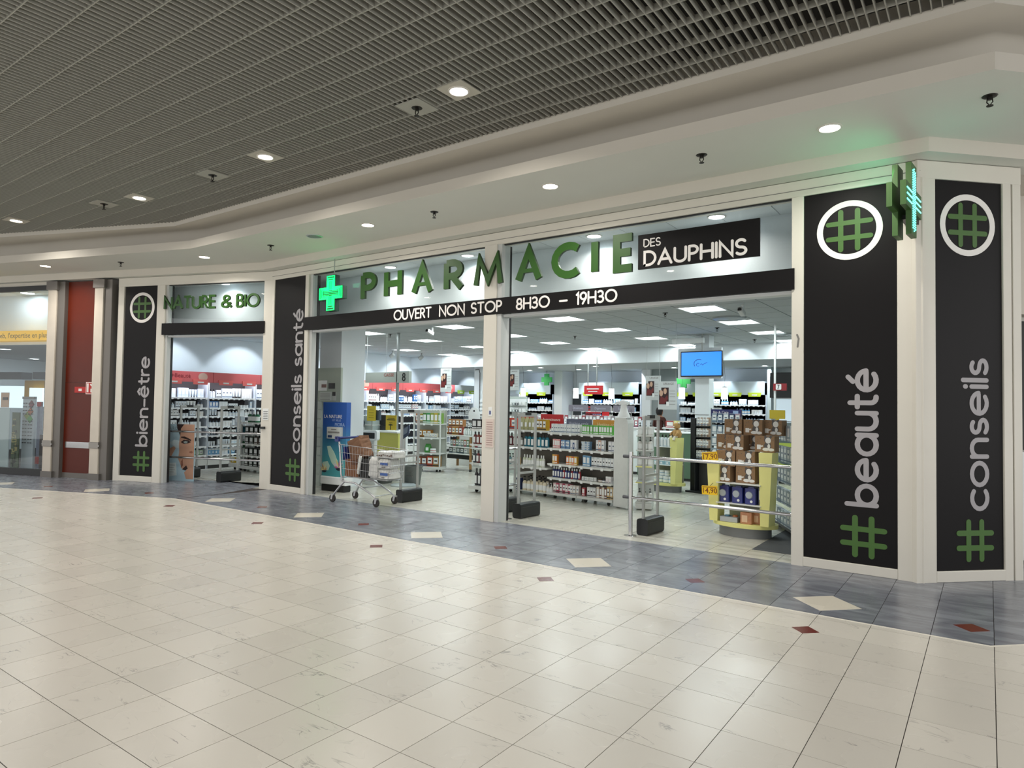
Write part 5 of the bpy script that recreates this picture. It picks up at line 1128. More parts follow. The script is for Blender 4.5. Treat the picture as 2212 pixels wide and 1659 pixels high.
for k, (z, s) in enumerate(((.41, 'lower'), (.56, 'middle'))):
    tb_ = blob('nappy_pack', '%s white pack with blue stripes at the front of the trolley' % s, 'pack', fc, 1.0, -.02, z, .25, .28, .15, PLW, 0, 0, 20 + k); bx(tb_, 'blue_stripe', -.05, .10, -.150, -.14, .06, .10, mat('stripe_blue', '33579a', .4)); bx(tb_, 'logo_patch', -.02, .04, -.150, -.14, .02, .04, MGREY)
tb_ = blob('tissue_pack', 'puffy white pack with brown spots on top at the front of the trolley', 'pack', fc, 1.02, 0, .72, .36, .3, .11, PLW, 0, 0, 31)
b = MB(); q = random.Random(4); [b.box(x - .01, x + .01, -.166, -.155, .03 + q.random() * .02, .05 + q.random() * .02) for x in np.linspace(-.14, .14, 8)]; b.build('spot', mat('spot_brown', '6d5a4c', .6), tb_)

# ================================================================== ENTRANCE, LEFT SIDE
t = thing('advertising_totem', 'tall blue and teal advertising totem with a flower picture behind the trolley', 'totem', (-9.56, 7.66, 0), radians(3))
TB = bpy.data.materials.new('totem_print'); TB.use_nodes = True; nt = TB.node_tree; bs = nt.nodes['Principled BSDF']; bs.inputs['Roughness'].default_value = .4
g = nt.nodes.new('ShaderNodeTexCoord'); sx_ = nt.nodes.new('ShaderNodeSeparateXYZ'); nt.links.new(g.outputs['Object'], sx_.inputs[0]); cr = nt.nodes.new('ShaderNodeValToRGB'); mr = nt.nodes.new('ShaderNodeMapRange'); mr.inputs[1].default_value = .2; mr.inputs[2].default_value = 1.55
nt.links.new(sx_.outputs[2], mr.inputs[0]); nt.links.new(mr.outputs[0], cr.inputs[0]); nt.links.new(cr.outputs[0], bs.inputs['Base Color'])
cr.color_ramp.elements[0].color = lin('4f9fa6') + [1]; cr.color_ramp.elements[0].position = .25; cr.color_ramp.elements[1].color = lin('2b56a3') + [1]; cr.color_ramp.elements[1].position = .72
bx(t, 'print_board', 0, .58, 0, .10, .26, 1.55, TB, .006, 'x'); bx(t, 'foot_panel', -.01, .59, -.02, .16, .12, .26, WHITE, .02, 'x'); bx(t, 'plinth', .0, .55, .0, .16, 0, .12, BLK, .02, 'x')
small_text(t, 'LA NATURE', .085, (.25, -.002, 1.30), FR, WTEXT); small_text(t, 'EST BELLE', .05, (.34, -.002, 1.235), FR, mat('pale_blue_txt', '9fb6d8', .5)); small_text(t, 'MORA', .085, (.42, -.002, 1.16), FR, mat('pale_blue_txt', '9fb6d8', .5))
def petals(cx, cz, s, cols, name='flower_print'):
    b = MB()
    for k, (a, l) in enumerate(((150, 1.), (115, 1.1), (80, 1.), (45, .9), (20, .7), (175, .8))):
        ca_, sa_ = cos(radians(a)), sin(radians(a)); b.prism([(cx, cz), (cx + s * l * .5 * ca_ - .12 * s * sa_, cz + s * l * .5 * sa_ + .12 * s * ca_), (cx + s * l * ca_, cz + s * l * sa_), (cx + s * l * .5 * ca_ + .12 * s * sa_, cz + s * l * .5 * sa_ - .12 * s * ca_)], -.004 - .0005 * k, .001, 'y', k % 3)
    b.prism([(cx + s * .5 * cos(a), cz - .04 * s + s * .3 * sin(a)) for a in np.linspace(pi, 2 * pi, 9)], -.0035, .001, 'y', 3); b.build(name, [mat(c, c, .5) for c in cols], t)
poly(t, [(.12, .78), (.2, .79), (.3, .68), (.38, .55), (.42, .44), (.34, .42), (.24, .5), (.16, .64)], mat('petal_pale', 'bcd9c8', .5), -.003, 'flower_print'); poly(t, [(.02, .5), (.14, .52), (.2, .44), (.16, .36), (.02, .36)], mat('petal_pale', 'bcd9c8', .5), -.003, 'flower_print')
petals(.42, .42, .15, ['d9bfd0', 'e3cf8a', 'b06f96', '232c3c']); petals(.06, .36, .12, ['d9c48a', 'c79a6a', 'e6dca0', '232c3c'])
bx(t, 'leaflet_pocket', .17, .50, -.06, .0, .92, 1.12, mat('leaflet', 'c3c8c4', .5), .004, 'y'); b = MB(); b.box(.2, .48, -.064, -.06, 1.02, 1.045); b.box(.28, .4, -.064, -.06, 1.075, 1.09); b.build('leaflet_print', MGREY, t); bx(t, 'leaflet_print', .2, .30, -.064, -.06, .94, .98, mat('leaflet_blue', '2b3e63', .5))
t = thing('notice_column', 'square white column with notices pinned on a grey-green board near the left jamb', 'column', (-10.2, 8.02, 0), 0)
bx(t, 'column', .02, .62, .03, .6, 0, 3.03, SHOPW); bx(t, 'notice_board', .0, .66, -.0, .04, 1.55, 2.18, mat('board_sage', 'a9b3a6', .6), .006, 'y'); bx(t, 'slat_panel', .02, .14, .0, .04, .0, 1.55, mat('slat_pale', 'b5bfb9', .5))
for k in range(9): bx(t, 'slat', .02, .14, -.012, .0, .06 + .17 * k, .20 + .17 * k, mat('slat_pale', 'b5bfb9', .5), .003, 'x')
bx(t, 'notice', .04, .28, -.008, 0, 1.76, 1.95, WLAB, .004, 'y'); bx(t, 'notice_print', .14, .27, -.011, -.008, 1.82, 1.88, mat('notice_brown', '7d5a50', .5)); bx(t, 'black_notice', .33, .5, -.008, 0, 1.80, 1.90, BLK, .004, 'y'); bx(t, 'notice', .08, .42, -.007, 0, 1.58, 1.74, mat('paper_dull', 'c3c9c3', .6), .004, 'y'); bx(t, 'notice', .44, .54, -.007, 0, 1.58, 1.74, mat('paper_dull', 'c3c9c3', .6), .004, 'y'); bx(t, 'notice_print', .45, .53, -.009, -.007, 1.67, 1.74, DGREY)
b = MB(); [b.box(.1, .38, -.0085, -.007, 1.60 + .025 * k, 1.606 + .025 * k) for k in range(5)]; b.build('notice_print', MGREY, t)
# checkout
t = thing('checkout_counter', 'checkout counter with a lime yellow front behind the trolley', 'counter', (-10.55, 9.55, 0), 0)
bx(t, 'front', .2, .95, 0, .05, .05, .97, LIME, .004, 'y'); bx(t, 'body', .2, .93, .05, .3, .05, .95, WHITE); bx(t, 'top', .15, .96, -.04, .32, .95, .985, WHITE, .01, 'x'); bx(t, 'glass_case', -.45, .2, .02, .6, .55, 1.28, mat('case_pale', 'b9c6c4', .3), .01); bx(t, 'case_shelf', -.47, .22, -.03, .6, 1.08, 1.1, SHW, .004, 'x'); bx(t, 'case_base', -.45, .2, .0, .6, .03, .55, mat('case_grey', '9ba09c', .5))
bx(t, 'monitor', .15, .45, .2, .26, 1.08, 1.3, BLK, .01, 'y'); bx(t, 'monitor_foot', .26, .34, .15, .3, .985, 1.08, BLK)
fk = Frame(-10.55, 9.55, 0)
item('cream_jar', fk, -.1, .1, 1.1, .16, .12, .1, 'cfd6d2', 'white tub on the pale case beside the checkout', cap='w'); row('spray_bottle', fk, -.42, 3, .15, 1.1, .06, .06, .2, ['b9c6cc', 'c9bfb2'], 'small bottle on the pale case beside the checkout', 'bottles on the pale case', 'd', .11)
tt = thing('round_badge', 'dark round disc sign with a small white card below, beside the checkout', 'sign', fk.p(-.04, -.05, 1.13)); MB().lathe([(.07, 0), (.07, .01)], n=24).xf(Matrix.Rotation(pi / 2, 4, 'X')).build('disc', mat('badge_dark', '333f4a', .4), tt); bx(tt, 'card', -.055, .055, -.01, 0, -.17, -.09, WLAB, .004, 'y'); b = MB(); [b.box(-.045 + .05 * (k % 2), -.005 + .05 * (k % 2), -.013, -.01, -.125 - .035 * (k // 2), -.1 - .035 * (k // 2)) for k in range(4)]; b.build('print', MGREY, tt); bx(tt, 'stem', -.01, .01, 0, .01, -.2, -.06, GREYP)
tt = thing('portrait_card', 'card with the photo of two people standing on the pale case', 'poster', fk.p(.05, .3, 1.1)); bx(tt, 'card', -.1, .2, 0, .01, 0, .2, mat('card_bg', 'b5bdb5', .6), .004, 'y')
MB().lathe([(.035, -.006), (.035, .0)], n=14, sy=1.2).xf(Matrix.Translation((-.02, 0, .12)) @ Matrix.Rotation(pi / 2, 4, 'X')).build('print', mat('poster_skin', 'c9a58c', .6), tt); MB().prism([(-.06, .12), (-.05, .18), (.0, .19), (.03, .15), (-.02, .155)], -.009, 0, 'y').build('print', HR, tt); MB().prism([(.03, .02), (.05, .13), (.12, .15), (.17, .02)], -.008, 0, 'y').build('print', mat('print_brown', '5d2f2a', .6), tt)
tt = thing('desk_sign', 'yellow printed sign standing on the checkout counter', 'sign', fk.p(.68, .05, .985), radians(5)); MB().bbox(-.13, .14, 0, .015, .02, .32, .008, 0, 'y').build('card', mat('sign_olive_yellow', 'c7b02c', .5), tt); b = MB(); b.box(-.08, .1, -.003, 0, .255, .265); b.box(-.1, .12, -.003, 0, .22, .235); b.box(-.04, .05, -.003, 0, .16, .17); b.prism([(-.07, .12), (0, .15), (.07, .12), (.01, .11), (.01, .03), (-.01, .03), (-.01, .11)], -.003, 0, 'y'); b.build('print', mat('print_dark_green', '2f3a1f', .6), tt)
tt = thing('desk_sign', 'upper yellow notice hanging above the security gate, right of the pole', 'sign', onY(802, 893, 9.0), radians(-2)); bx(tt, 'card', -.125, .125, 0, .01, -.145, .145, mat('sign_olive_yellow', 'c7b02c', .5), .006, 'y'); b = MB(); [b.box(-.07, .07, -.003, 0, .06 - .05 * k, .068 - .05 * k) for k in range(4)]; b.build('print', mat('print_olive', '7f7320', .6), tt)
bx(tt, 'bracket', -.01, .01, .01, .03, -.35, .1, GREYP); bx(tt, 'monitor', -.12, .2, .04, .08, -.13, .06, mat('screen_grey', '4a5562', .3), .006, 'y')
t = thing('checkout_sign', 'hanging grey sign reading CAISSE 8 on a ceiling pole', 'sign', (-10.98, 9.9, 0), 0)
SG = mat('sign_grey', 'aab0a9', .5)
bx(t, 'board', 0, .98, 0, .04, 1.985, 2.20, SG, .006, 'y'); bx(t, 'number_box', .98, 1.32, -.02, .06, 1.975, 2.215, SG, .006, 'y'); bx(t, 'pole', .93, .98, .0, .05, .985, 3.02, mat('pole_grey', '8d9190', .4, .4))
small_text(t, 'CAISSE', .10, (.72, -.003, 2.14), FR, mat('caisse_red', 'a0483c', .6)); word(t, '8', UP, fxm(1.14, 2.02), .15, .022, -.026, -.018, BLK)
for x in (.02, .62): MB().tube([(x, .02, 2.2), (x, .02, 3.02)], .003, 5).build('wire', GREYP, t)
t = thing('self_service_kiosk', 'white tablet kiosk on a white pillar behind the trolley', 'kiosk', (-9.56, 8.78, 0), radians(8))
MB().prism([(-.15, 0), (.15, 0), (.08, .1), (.085, .85), (-.085, .85), (-.08, .1)], 0, .1, 'y').build('pillar', mat('kiosk_white', 'cfd2d0', .4), t); MB().bbox(-.19, .19, -.05, .04, .84, 1.03, .035, 0, 'y').build('tablet_case', WHITE, t); bx(t, 'screen', -.14, .14, -.055, -.05, .875, .985, BLK, .01, 'y'); small_text(t, 'click', .13, (0, -.002, .66), (pi / 2, -pi / 2, 0), BLK)
t = thing('terminal_stand', 'grey pole stand with a tilted dark tablet and round foot, seen through the gate', 'stand', (-8.97, 9.09, 0), 0)
MB().lathe([(.24, 0), (.24, .02), (.2, .04), (.03, .05)], n=32).build('foot', mat('foot_pale', 'a9b3b5', .4), t, True); MB().cyl(0, 0, .04, .95, .022, 14).build('pole', ALU, t); MB().bbox(-.1, .1, -.012, .012, -.1, .14, .03, 0, 'y').xf(Matrix.Translation((.08, -.05, 1.0)) @ Matrix.Rotation(radians(-28), 4, 'Y') @ Matrix.Rotation(radians(-30), 4, 'X')).build('tablet', mat('tablet_blue', '2a3550', .3), t); MB().bbox(-.07, .07, -.016, -.012, -.04, .11, .02, 0, 'y').xf(Matrix.Translation((.08, -.05, 1.0)) @ Matrix.Rotation(radians(-28), 4, 'Y') @ Matrix.Rotation(radians(-30), 4, 'X')).build('screen', mat('tablet_face', '66707f', .3), t); bx(t, 'arm', -.2, .03, -.02, .02, .62, .65, GREYP)
TUB = mat('tub_grey', '6c716e', .45); 
def tub(x, y, label, w, d, h, rz=0):
    t = thing('basket', label, 'basket', (x, y, 0), rz); b = MB(); n = 20
    for j, (s, z) in enumerate(((.78, 0), (1., h), (1.05, h), (1.05, h - .02))): b.v += [(w / 2 * s * (abs(cos(a)) ** .5) * (1 if cos(a) > 0 else -1), d / 2 * s * (abs(sin(a)) ** .5) * (1 if sin(a) > 0 else -1), z) for a in np.linspace(0, 2 * pi, n, endpoint=False)]
    for j in range(3):
        for k in range(n): b.f.append((j * n + k, j * n + (k + 1) % n, (j + 1) * n + (k + 1) % n, (j + 1) * n + k)); b.mi.append(0)
    b.f.append(tuple(range(n))); b.mi.append(0); b.build('body', TUB, t, True); b = MB(); [b.box(-w * .4, w * .4, -d * .5 - .004, -d * .5 + .01, h * f, h * f + .012) for f in (.45, .7)]; b.build('rib', MGREY, t)
tub(-9.0, 9.35, 'tall grey plastic basket behind the round-footed stand', .36, .3, .36); tub(-9.66, 9.18, 'flat grey plastic basket on the floor under the load of the trolley', .5, .36, .15)
# white shelf of amber products, wooden-legged table
W0 = Frame(-10.80, 11.22, radians(12))
gondola('white rounded shelf of amber and green products on castors, left of the wooden table', W0.p(0, 0, 0), W0.rz, .72, [.12, .43, .78, 1.10], .3, SHW, mat('back_pale', 'b9bdb4', .5), 1.40)
rowW = lambda *a, **k: row(a[0], W0, *a[1:], **k)
row('product_carton', W0, .03, 2, .1, 1.10, .10, .1, .22, ['b06a3c', '9a8a30'], 'brown carton at the left of the top of the white rounded shelf', 'brown cartons, white rounded shelf', 'p'); row('product_carton', W0, .22, 5, .1, 1.10, .095, .1, .24, ['4a7a34', '2f8a4c', '8a9a2c', 'b8a02c', '6f9a34'], 'green or yellow carton on top of the white rounded shelf', 'green cartons, white rounded shelf', 'w'); row('product_carton', W0, .08, 3, .14, .78, .11, .1, .17, ['a5702c', 'b5842f'], 'amber carton on the second shelf of the white rounded shelf', 'amber cartons, white rounded shelf', 'd'); row('product_carton', W0, .28, 5, .05, .78, .065, .05, .1, ['cfc9b4', 'd9d3c2'], 'cream carton in front on the second shelf of the white rounded shelf', 'cream cartons, white rounded shelf', 'p')
item('cream_jar', W0, .48, .1, .43, .14, .12, .1, 'b3292c', 'red jar on the third shelf of the white rounded shelf', cap='w'); item('refill_pouch', W0, .34, .12, .43, .14, .1, .2, '3f8a3c', 'green pouch beside the red jar', cap='d'); row('product_carton', W0, .06, 2, .1, .12, .14, .12, .22, ['8a4a24', '6f3a22'], 'dark amber carton at the bottom left of the white rounded shelf', 'dark amber cartons, white rounded shelf', 'p'); row('product_carton', W0, .36, 2, .1, .12, .15, .14, .24, ['b0432a', '9a7a4c'], 'large orange red carton at the bottom right of the white rounded shelf', 'large cartons, white rounded shelf', 'd')
T0 = Frame(-10.62, 12.0, radians(-6)); WOOD = mat('light_wood', '9a7548', .55, var=.12, vscale=12)
t = thing('display_table', 'two-tier display table on light wooden legs with castors', 'table', T0.p(0, 0, 0), T0.rz)
bx(t, 'table_top', 0, 1.45, 0, .6, .80, .83, SHW, .01, 'x'); bx(t, 'lower_shelf', 0, .95, .0, .5, .54, .565, SHW, .01, 'x'); bx(t, 'lower_shelf', .06, .95, -.02, .5, .38, .405, SHW, .01, 'x'); bx(t, 'skirt', .1, .9, .1, .45, .27, .36, BLK)
for x, y in ((.03, .04), (.95, .04), (1.38, .04), (.03, .52), (.95, .52), (1.38, .52)): bx(t, 'leg', x - .025, x + .025, y - .025, y + .025, .06, .8, WOOD, .008)
for x, y in ((.03, .04), (.95, .04), (1.38, .04)): MB().lathe([(.035, -.014), (.035, .014)], n=12).xf(Matrix.Translation((x, y, .035)) @ Matrix.Rotation(pi / 2, 4, 'Y')).build('castor', DGREY, t)
row('product_carton', T0, .05, 5, .12, .83, .11, .1, .19, ['a5742f', '8a3a2a', 'b5842f'], 'amber carton in the lower row on the wooden table', 'amber cartons on the wooden table', 'd'); row('product_carton', T0, .05, 4, .22, 1.02, .12, .1, .17, ['a5742f', '9a6a3c'], 'amber carton stacked in the upper row on the wooden table', 'upper amber cartons, wooden table', 'd', jit=0)
row('shampoo_bottle', T0, .66, 6, .1, .83, .065, .06, .2, ['c9d2cc', 'aeb8b2'], 'clear bottle with dark cap on the wooden table', 'clear bottles on the wooden table', 'd'); row('product_carton', T0, 1.0, 4, .06, .83, .1, .08, .16, ['d5d9d2'], 'white pack at the right of the wooden table', 'white packs on the wooden table', 'w')
row('product_carton', T0, .25, 7, .08, .565, .085, .04, .16, ['8a9a84', 'b35a4c', '5f8a5c', 'c3c9c0'], 'booklet-like pack standing on the upper shelf of the wooden table', 'packs on the table shelf', 'p'); row('product_carton', T0, .2, 5, .08, .405, .12, .04, .13, ['3c4a44', 'c3c9c0', '55665c'], 'flat pack standing on the lowest shelf of the wooden table', 'packs on the lowest table shelf', 'p'); row('product_carton', T0, 1.06, 3, .1, .56, .09, .08, .15, ['9a2c3a', 'c9cdd2'], 'red or white pack under the right end of the table', 'packs under the table end', 'd')
bx(t, 'end_shelf', .98, 1.42, .0, .5, .54, .565, SHW, .006, 'x')
t = thing('round_sign', 'white rounded board with a dark dot above the wooden table', 'sign', onY(1024, 895, 12.6)); MB().prism([(.17 * cos(a), .17 * sin(a) + (.0)) for a in np.linspace(0, pi, 14)] + [(-.17, -.14), (.17, -.14)], 0, .015, 'y').build('board', WHITE, t); MB().lathe([(.025, -.004), (.025, 0)], n=12).xf(Matrix.Translation((0, 0, .08)) @ Matrix.Rotation(pi / 2, 4, 'X')).build('print', DGREY, t); bx(t, 'stem', -.015, .015, .0, .02, -.95, -.1, GREYP)
t = thing('display_shelf', 'low shelf of mixed packs behind the wooden table', 'shelf', (-11.0, 13.1, 0), 0)
bx(t, 'body', 0, 1.8, 0, .4, 0, .95, SHW); bx(t, 'upper_shelf', .0, 1.8, .2, .4, 1.15, 1.17, SHW, .004, 'x'); bx(t, 'back_panel', 0, 1.8, .38, .4, .95, 1.3, MGREY)
f_ = Frame(-11.0, 13.1, 0); row('product_carton', f_, .05, 16, .08, .95, .09, .08, .13, ['c3c9c6', '55595c', 'd9dcd9', '8f9a9a'], 'mixed grey pack on the low shelf behind the wooden table', 'packs on the low shelf', 'd'); row('medicine_box', f_, .1, 14, .28, 1.17, .1, .08, .1, ['8a8f92', 'd2d5d5', '6f5a50'], 'mixed pack on the raised tier behind the wooden table', 'packs on the raised tier', 'p')
item('product_carton', f_, 1.35, .0, .95, .16, .06, .13, 'd9b72c', 'yellow card with dark print on the low shelf behind the wooden table', cap='d')
# unit of dark bottles beside the middle post
D0 = Frame(-7.52, 9.25, radians(-8))
gondola('white-based shelf of dark bottles just left of the middle post', D0.p(0, 0, 0), D0.rz, .42, [.12, .52, .85, 1.12], .4, SHW, mat('back_dark', '3a3432', .6), 1.15, ends=False)
row('shampoo_bottle', D0, .02, 4, .08, .85, .085, .06, .22, ['6a2a26', '7a3a2e'], 'dark red bottle on the second shelf beside the middle post', 'dark red bottles by the middle post', 'd'); row('shampoo_bottle', D0, .02, 4, .08, .52, .085, .06, .22, ['2f3a40', '6a1f24'], 'dark bottle on the third shelf beside the middle post', 'dark bottles by the middle post', 'd'); row('product_carton', D0, .02, 3, .08, 1.12, .12, .1, .17, ['211f1f', '2b2624'], 'black carton on top beside the middle post', 'black cartons by the middle post', 'w'); row('shampoo_bottle', D0, .05, 4, .1, .12, .085, .06, .3, ['211f22', '2a2a30'], 'tall black bottle at the bottom beside the middle post', 'tall black bottles by the middle post', 'd')
bx(wf, 'notice', 4.86, 4.99, -.051, -.045, .98, 1.36, mat('paper_pink', 'd9c9c0', .6), .004, 'y'); b = MB(); [b.box(4.875, 4.975, -.053, -.051, 1.01 + .03 * k, 1.02 + .03 * k) for k in range(11)]; b.build('notice_print', mat('print_pinkish', 'a9908a', .6), wf); bx(wf, 'notice', 4.90, 4.96, -.051, -.045, 1.40, 1.52, WLAB, .004, 'y'); b = MB(); b.box(4.915, 4.945, -.053, -.051, 1.42, 1.47); b.build('notice_print', mat('print_blue', '5a6390', .6), wf)

# ================================================================== MIDDLE AND REAR OF THE SHOP
t = thing('shop_column', 'square white column with slatted fixtures carrying the screen', 'column', (-4.86, 13.2, 0), 0)
bx(t, 'shaft', 0, .29, 0, .29, 0, 3.02, SHOPW, .01); b = MB()
for k in range(8): b.box(-.01, .30, -.02, 0, 1.42 - .18 * k - .006, 1.42 - .18 * k)
b.build('slat_joint', MGREY, t); bx(t, 'frame_board', -.34, .56, -.06, .0, 2.14, 2.76, SHOPW, .01, 'y'); bx(t, 'notice', .02, .24, -.03, -.005, .98, 1.28, WLAB)
t = thing('wall_screen', 'blue information screen hanging on the column', 'screen', (-5.06, 12.95, 0), 0)
bx(t, 'bezel', -.01, .84, 0, .05, 2.17, 2.68, BLK, .01, 'y'); bx(t, 'display', .01, .82, -.004, .01, 2.195, 2.66, mat('screen_blue', '2a80e6', .3, emit='2a80e6', est=.95), .004, 'y')
b = MB(); b.ribbon(arc(.36, 2.43, .09, .08, 110, 215), .012, -.007, -.003); b.ribbon(arc(.35, 2.41, .03, .03, 40, 320), .009, -.007, -.003); b.ribbon([(.40, 2.41), (.42, 2.43), (.45, 2.40), (.48, 2.43), (.54, 2.45)], .009, -.007, -.003); b.ribbon(arc(.37, 2.5, .05, .015, 20, 160), .01, -.007, -.003); b.build('logo', mat('screen_ink', '2a5f9e', .4), t); MB().cyl(.42, .05, 2.68, 3.02, .02, 8).build('hanger', GREYP, t); MB().bbox(-.2, .45, -.0, .1, 2.85, 2.95, .01, 0, 'x').build('ceiling_bracket', WHITE, t)
def poster(u, v, Y, w, h, label, z=None, hair=True, stick=None):
    x, y, zz = onY(u, v, Y); t = thing('hanging_poster', label, 'poster', (x, Y, zz)); bx(t, 'sheet', 0, w, 0, .008, -h, 0, mat('poster_paper', 'ccd2d2', .6), .003, 'y')
    fx_, fz = w * .05, -h * .22
    poly(t, [(fx_, fz - h * .1), (fx_ + w * .12, fz - h * .1), (fx_ + w * .12, fz), (fx_ + w * .52, fz), (fx_ + w * .52, fz - h * .6), (fx_, fz - h * .6)], mat('poster_dark', '2e1616', .5))
    for a, c, r in ((.17, -.42, .075), (.38, -.35, .07)): MB().prism([(w * a + w * r * 1.3 * cos(q), h * c + h * r * 1.5 * sin(q)) for q in np.linspace(0, 2 * pi, 12, endpoint=False)], -.006, -.001, 'y').build('print', mat('poster_skin', 'c9a58c', .6), t)
    poly(t, [(fx_, -h * .8), (fx_ + w * .1, -h * .52), (fx_ + w * .3, -h * .6), (fx_ + w * .45, -h * .48), (fx_ + w * .5, -h * .62), (fx_ + w * .3, -h * .8)], mat('poster_red', '6b2423', .5), -.005)
    small_text(t, 'URIAGE', w * .17, (w * .55, -.002, -h * .09), FR, MGREY); b = MB()
    for k, q in enumerate((.35, .45, .55, .7, .82)): b.box(w * .62, w * .92, -.003, 0, -h * q, -h * q + h * .012)
    b.box(w * .45, w * .6, -.006, 0, -h * .88, -h * .72, 1); b.build('print', [MGREY, WLAB], t)
    for x_ in (.02, w - .02): MB().tube([(x_, .004, 0), (x_, .004, (3.02 if Y < 15.3 else 2.68) - zz)], .002, 4).build('wire', GREYP, t)
poster(1422, 824, 11.0, .34, .49, 'larger hanging poster of two faces, in front, over the second yellow display'); poster(1395, 812, 11.3, .29, .44, 'hanging poster of two faces, partly overlapped by the larger one'); poster(1099, 799, 11.2, .26, .42, 'hanging poster of two faces just right of the middle post'); poster(952, 796, 12.0, .34, .56, 'hanging poster of two faces over the white rounded shelf')
t = thing('blue_banner', 'dark blue header board with white lettering on the rack behind the bear boxes', 'sign', onY(1536, 884, 11.5)); bx(t, 'board', 0, .52, 0, .03, -.12, .0, mat('banner_blue', '1a2160', .5), .01, 'y'); small_text(t, 'Bio & Care', .06, (.17, -.002, -.05), FR, WTEXT); b = MB(); b.box(.38, .47, -.003, 0, -.08, -.02); b.build('print', mat('pale_blue_txt', '9fb6d8', .5), t)
t = thing('wire_rack', 'wire rack of blister packs under the dark blue header board', 'rack', (-3.95, 11.52, 0)); b = MB()
for x in (0, .52): b.tube([(x, .02, 0), (x, .02, 1.55)], .012, 6)
for k in range(6): b.tube([(0, .02, .3 + .2 * k), (.52, .02, .3 + .2 * k)], .005, 5)
b.build('frame', GREYP, t); f_ = Frame(-3.95, 11.52, 0)
for k in range(5): row('product_carton', f_, .02, 5, -.02, .50 + .2 * k, .085, .03, .16, ['8fa3ad', '5a6f85', 'b9c4c9', '2f3f60', 'a58f9a'], 'blister pack in the %s row of the blue-headed wire rack' % LVN[k], 'blister packs, wire rack row %d' % (k + 1), rnd.choice('wp'), .1)
# wire stand right of the bear boxes
t = thing('wire_stand', 'tall wire stand of white packs right of the bear boxes, mostly behind the right post', 'rack', (-2.34, 9.35, 0), radians(-62)); b = MB()
for x in (0, 1.3):
    for y in (0, .35): b.tube([(x, y, .06), (x, y, 1.42)], .011, 6)
for k in range(6): b.tube([(0, 0, .2 + .24 * k), (1.3, 0, .2 + .24 * k)], .006, 5); b.tube([(0, .35, .2 + .24 * k), (1.3, .35, .2 + .24 * k)], .006, 5)
b.build('frame', GREYP, t); bx(t, 'base', -.02, 1.32, -.02, .37, .05, .09, DGREY); f_ = Frame(-2.34, 9.35, radians(-62) + 0)
for x in (.1, 1.2): MB().lathe([(.03, -.012), (.03, .012)], n=12).xf(Matrix.Translation((x, .05, .03)) @ Matrix.Rotation(pi / 2, 4, 'Y')).build('castor', BLK, t)
f_ = Frame(-2.34, 9.35, radians(-62))
for k in range(5): row('product_carton', f_, .03, 9, -.05, .12 + .26 * k, .12, .05, .19, ['bcc6cc', '97a5ae', 'd2d9dc', '5d6f82', 'a9b6bd'], 'pale pack in the %s row, wire stand by right post' % LVN[k], 'packs, wire stand row %d' % (k + 1), rnd.choice('wp'), .14)
tt = thing('carrier_pack', 'white film pack printed with dark lines beside the top bear boxes', 'pack', onY(1668, 912, 8.95), 0); bx(tt, 'body', 0, .30, 0, .1, -.26, .0, mat('pale_pack', 'b9cfd4', .35, coat=.3), .03, 'y'); b = MB(); b.ribbon([(.03, -.12), (.1, -.08), (.16, -.12), (.26, -.06)], .02, -.004, 0); b.ribbon([(.06, -.2), (.16, -.17)], .012, -.004, 0); b.build('print', mat('print_ink', '2b3a52', .5), tt); bx(tt, 'hook', .1, .12, .1, .5, -.05, -.03, GREYP)
tt = thing('round_tray', 'pale oval pack hanging low on the wire stand beside the right post', 'pack', onY(1702, 990, 8.9), 0); MB().lathe([(.13, 0), (.15, .02), (.1, .05)], n=20, sy=.55).xf(Matrix.Rotation(pi / 2, 4, 'X')).build('body', mat('pale_pack', 'b9cfd4', .35, coat=.3), tt, True); bx(tt, 'arm', .0, .02, .0, .3, .0, .02, GREYP)
t = thing('yellow_placard', 'yellow placard on a stem above the wire stand', 'sign', onY(1679, 886, 11.2)); bx(t, 'card', -.12, .12, 0, .01, -.14, .0, mat('sign_olive_yellow', 'c7b02c', .5), .004, 'y'); MB().bbox(-.03, .03, 0, .01, -.3, -.14, .004).build('stem', mat('sign_olive_yellow', 'c7b02c', .5), t); bx(t, 'pole', -.01, .01, .01, .03, -1.35, -.1, GREYP); t.location.z += 0
t = thing('checkout_sign', 'red sign with a white tile reading 7 on a ceiling pole at the right', 'sign', (-3.03, 12.0, 0)); bx(t, 'board', 0, .22, 0, .04, 1.87, 1.99, mat('deep_red', '8c1c24', .5), .006, 'y'); bx(t, 'tile', .045, .135, -.006, 0, 1.885, 1.98, WLAB, .01, 'y'); word(t, '7', UP, fxm(.07, 1.9), .065, .01, -.009, -.005, BLK); bx(t, 'pole', .0, .035, .04, .07, .9, 3.02, WHITE)
# counters in the centre
def counter(label, x, y, w, d, h, m, rz=0): t = thing('counter', label, 'counter', (x, y, 0), rz); bx(t, 'body', 0, w, 0, d, .06, h, m); bx(t, 'top', -.02, w + .02, -.03, d + .02, h, h + .03, WHITE, .006, 'x'); bx(t, 'plinth', .02, w - .02, .03, d, 0, .06, DGREY); return t
counter('long white counter in the middle of the shop behind the tall shelves', -9.6, 14.2, 3.2, .6, 1.05, WHITE); counter('white counter at the rear right behind the bear boxes', -5.6, 15.9, 2.4, .6, 1.0, WHITE); counter('green-fronted counter behind the second yellow display', -6.3, 13.6, 1.3, .5, 1.0, mat('counter_green', '56705a', .5)); counter('pale counter at the far right below the black hanging screen', -3.6, 14.6, 2.6, .6, 1.0, mat('counter_lime', 'a9b84e', .5)); counter('low white counter in front of the red header boards', -7.2, 10.6, .9, .4, 1.1, WHITE)
f_ = Frame(-9.6, 14.2, 0)
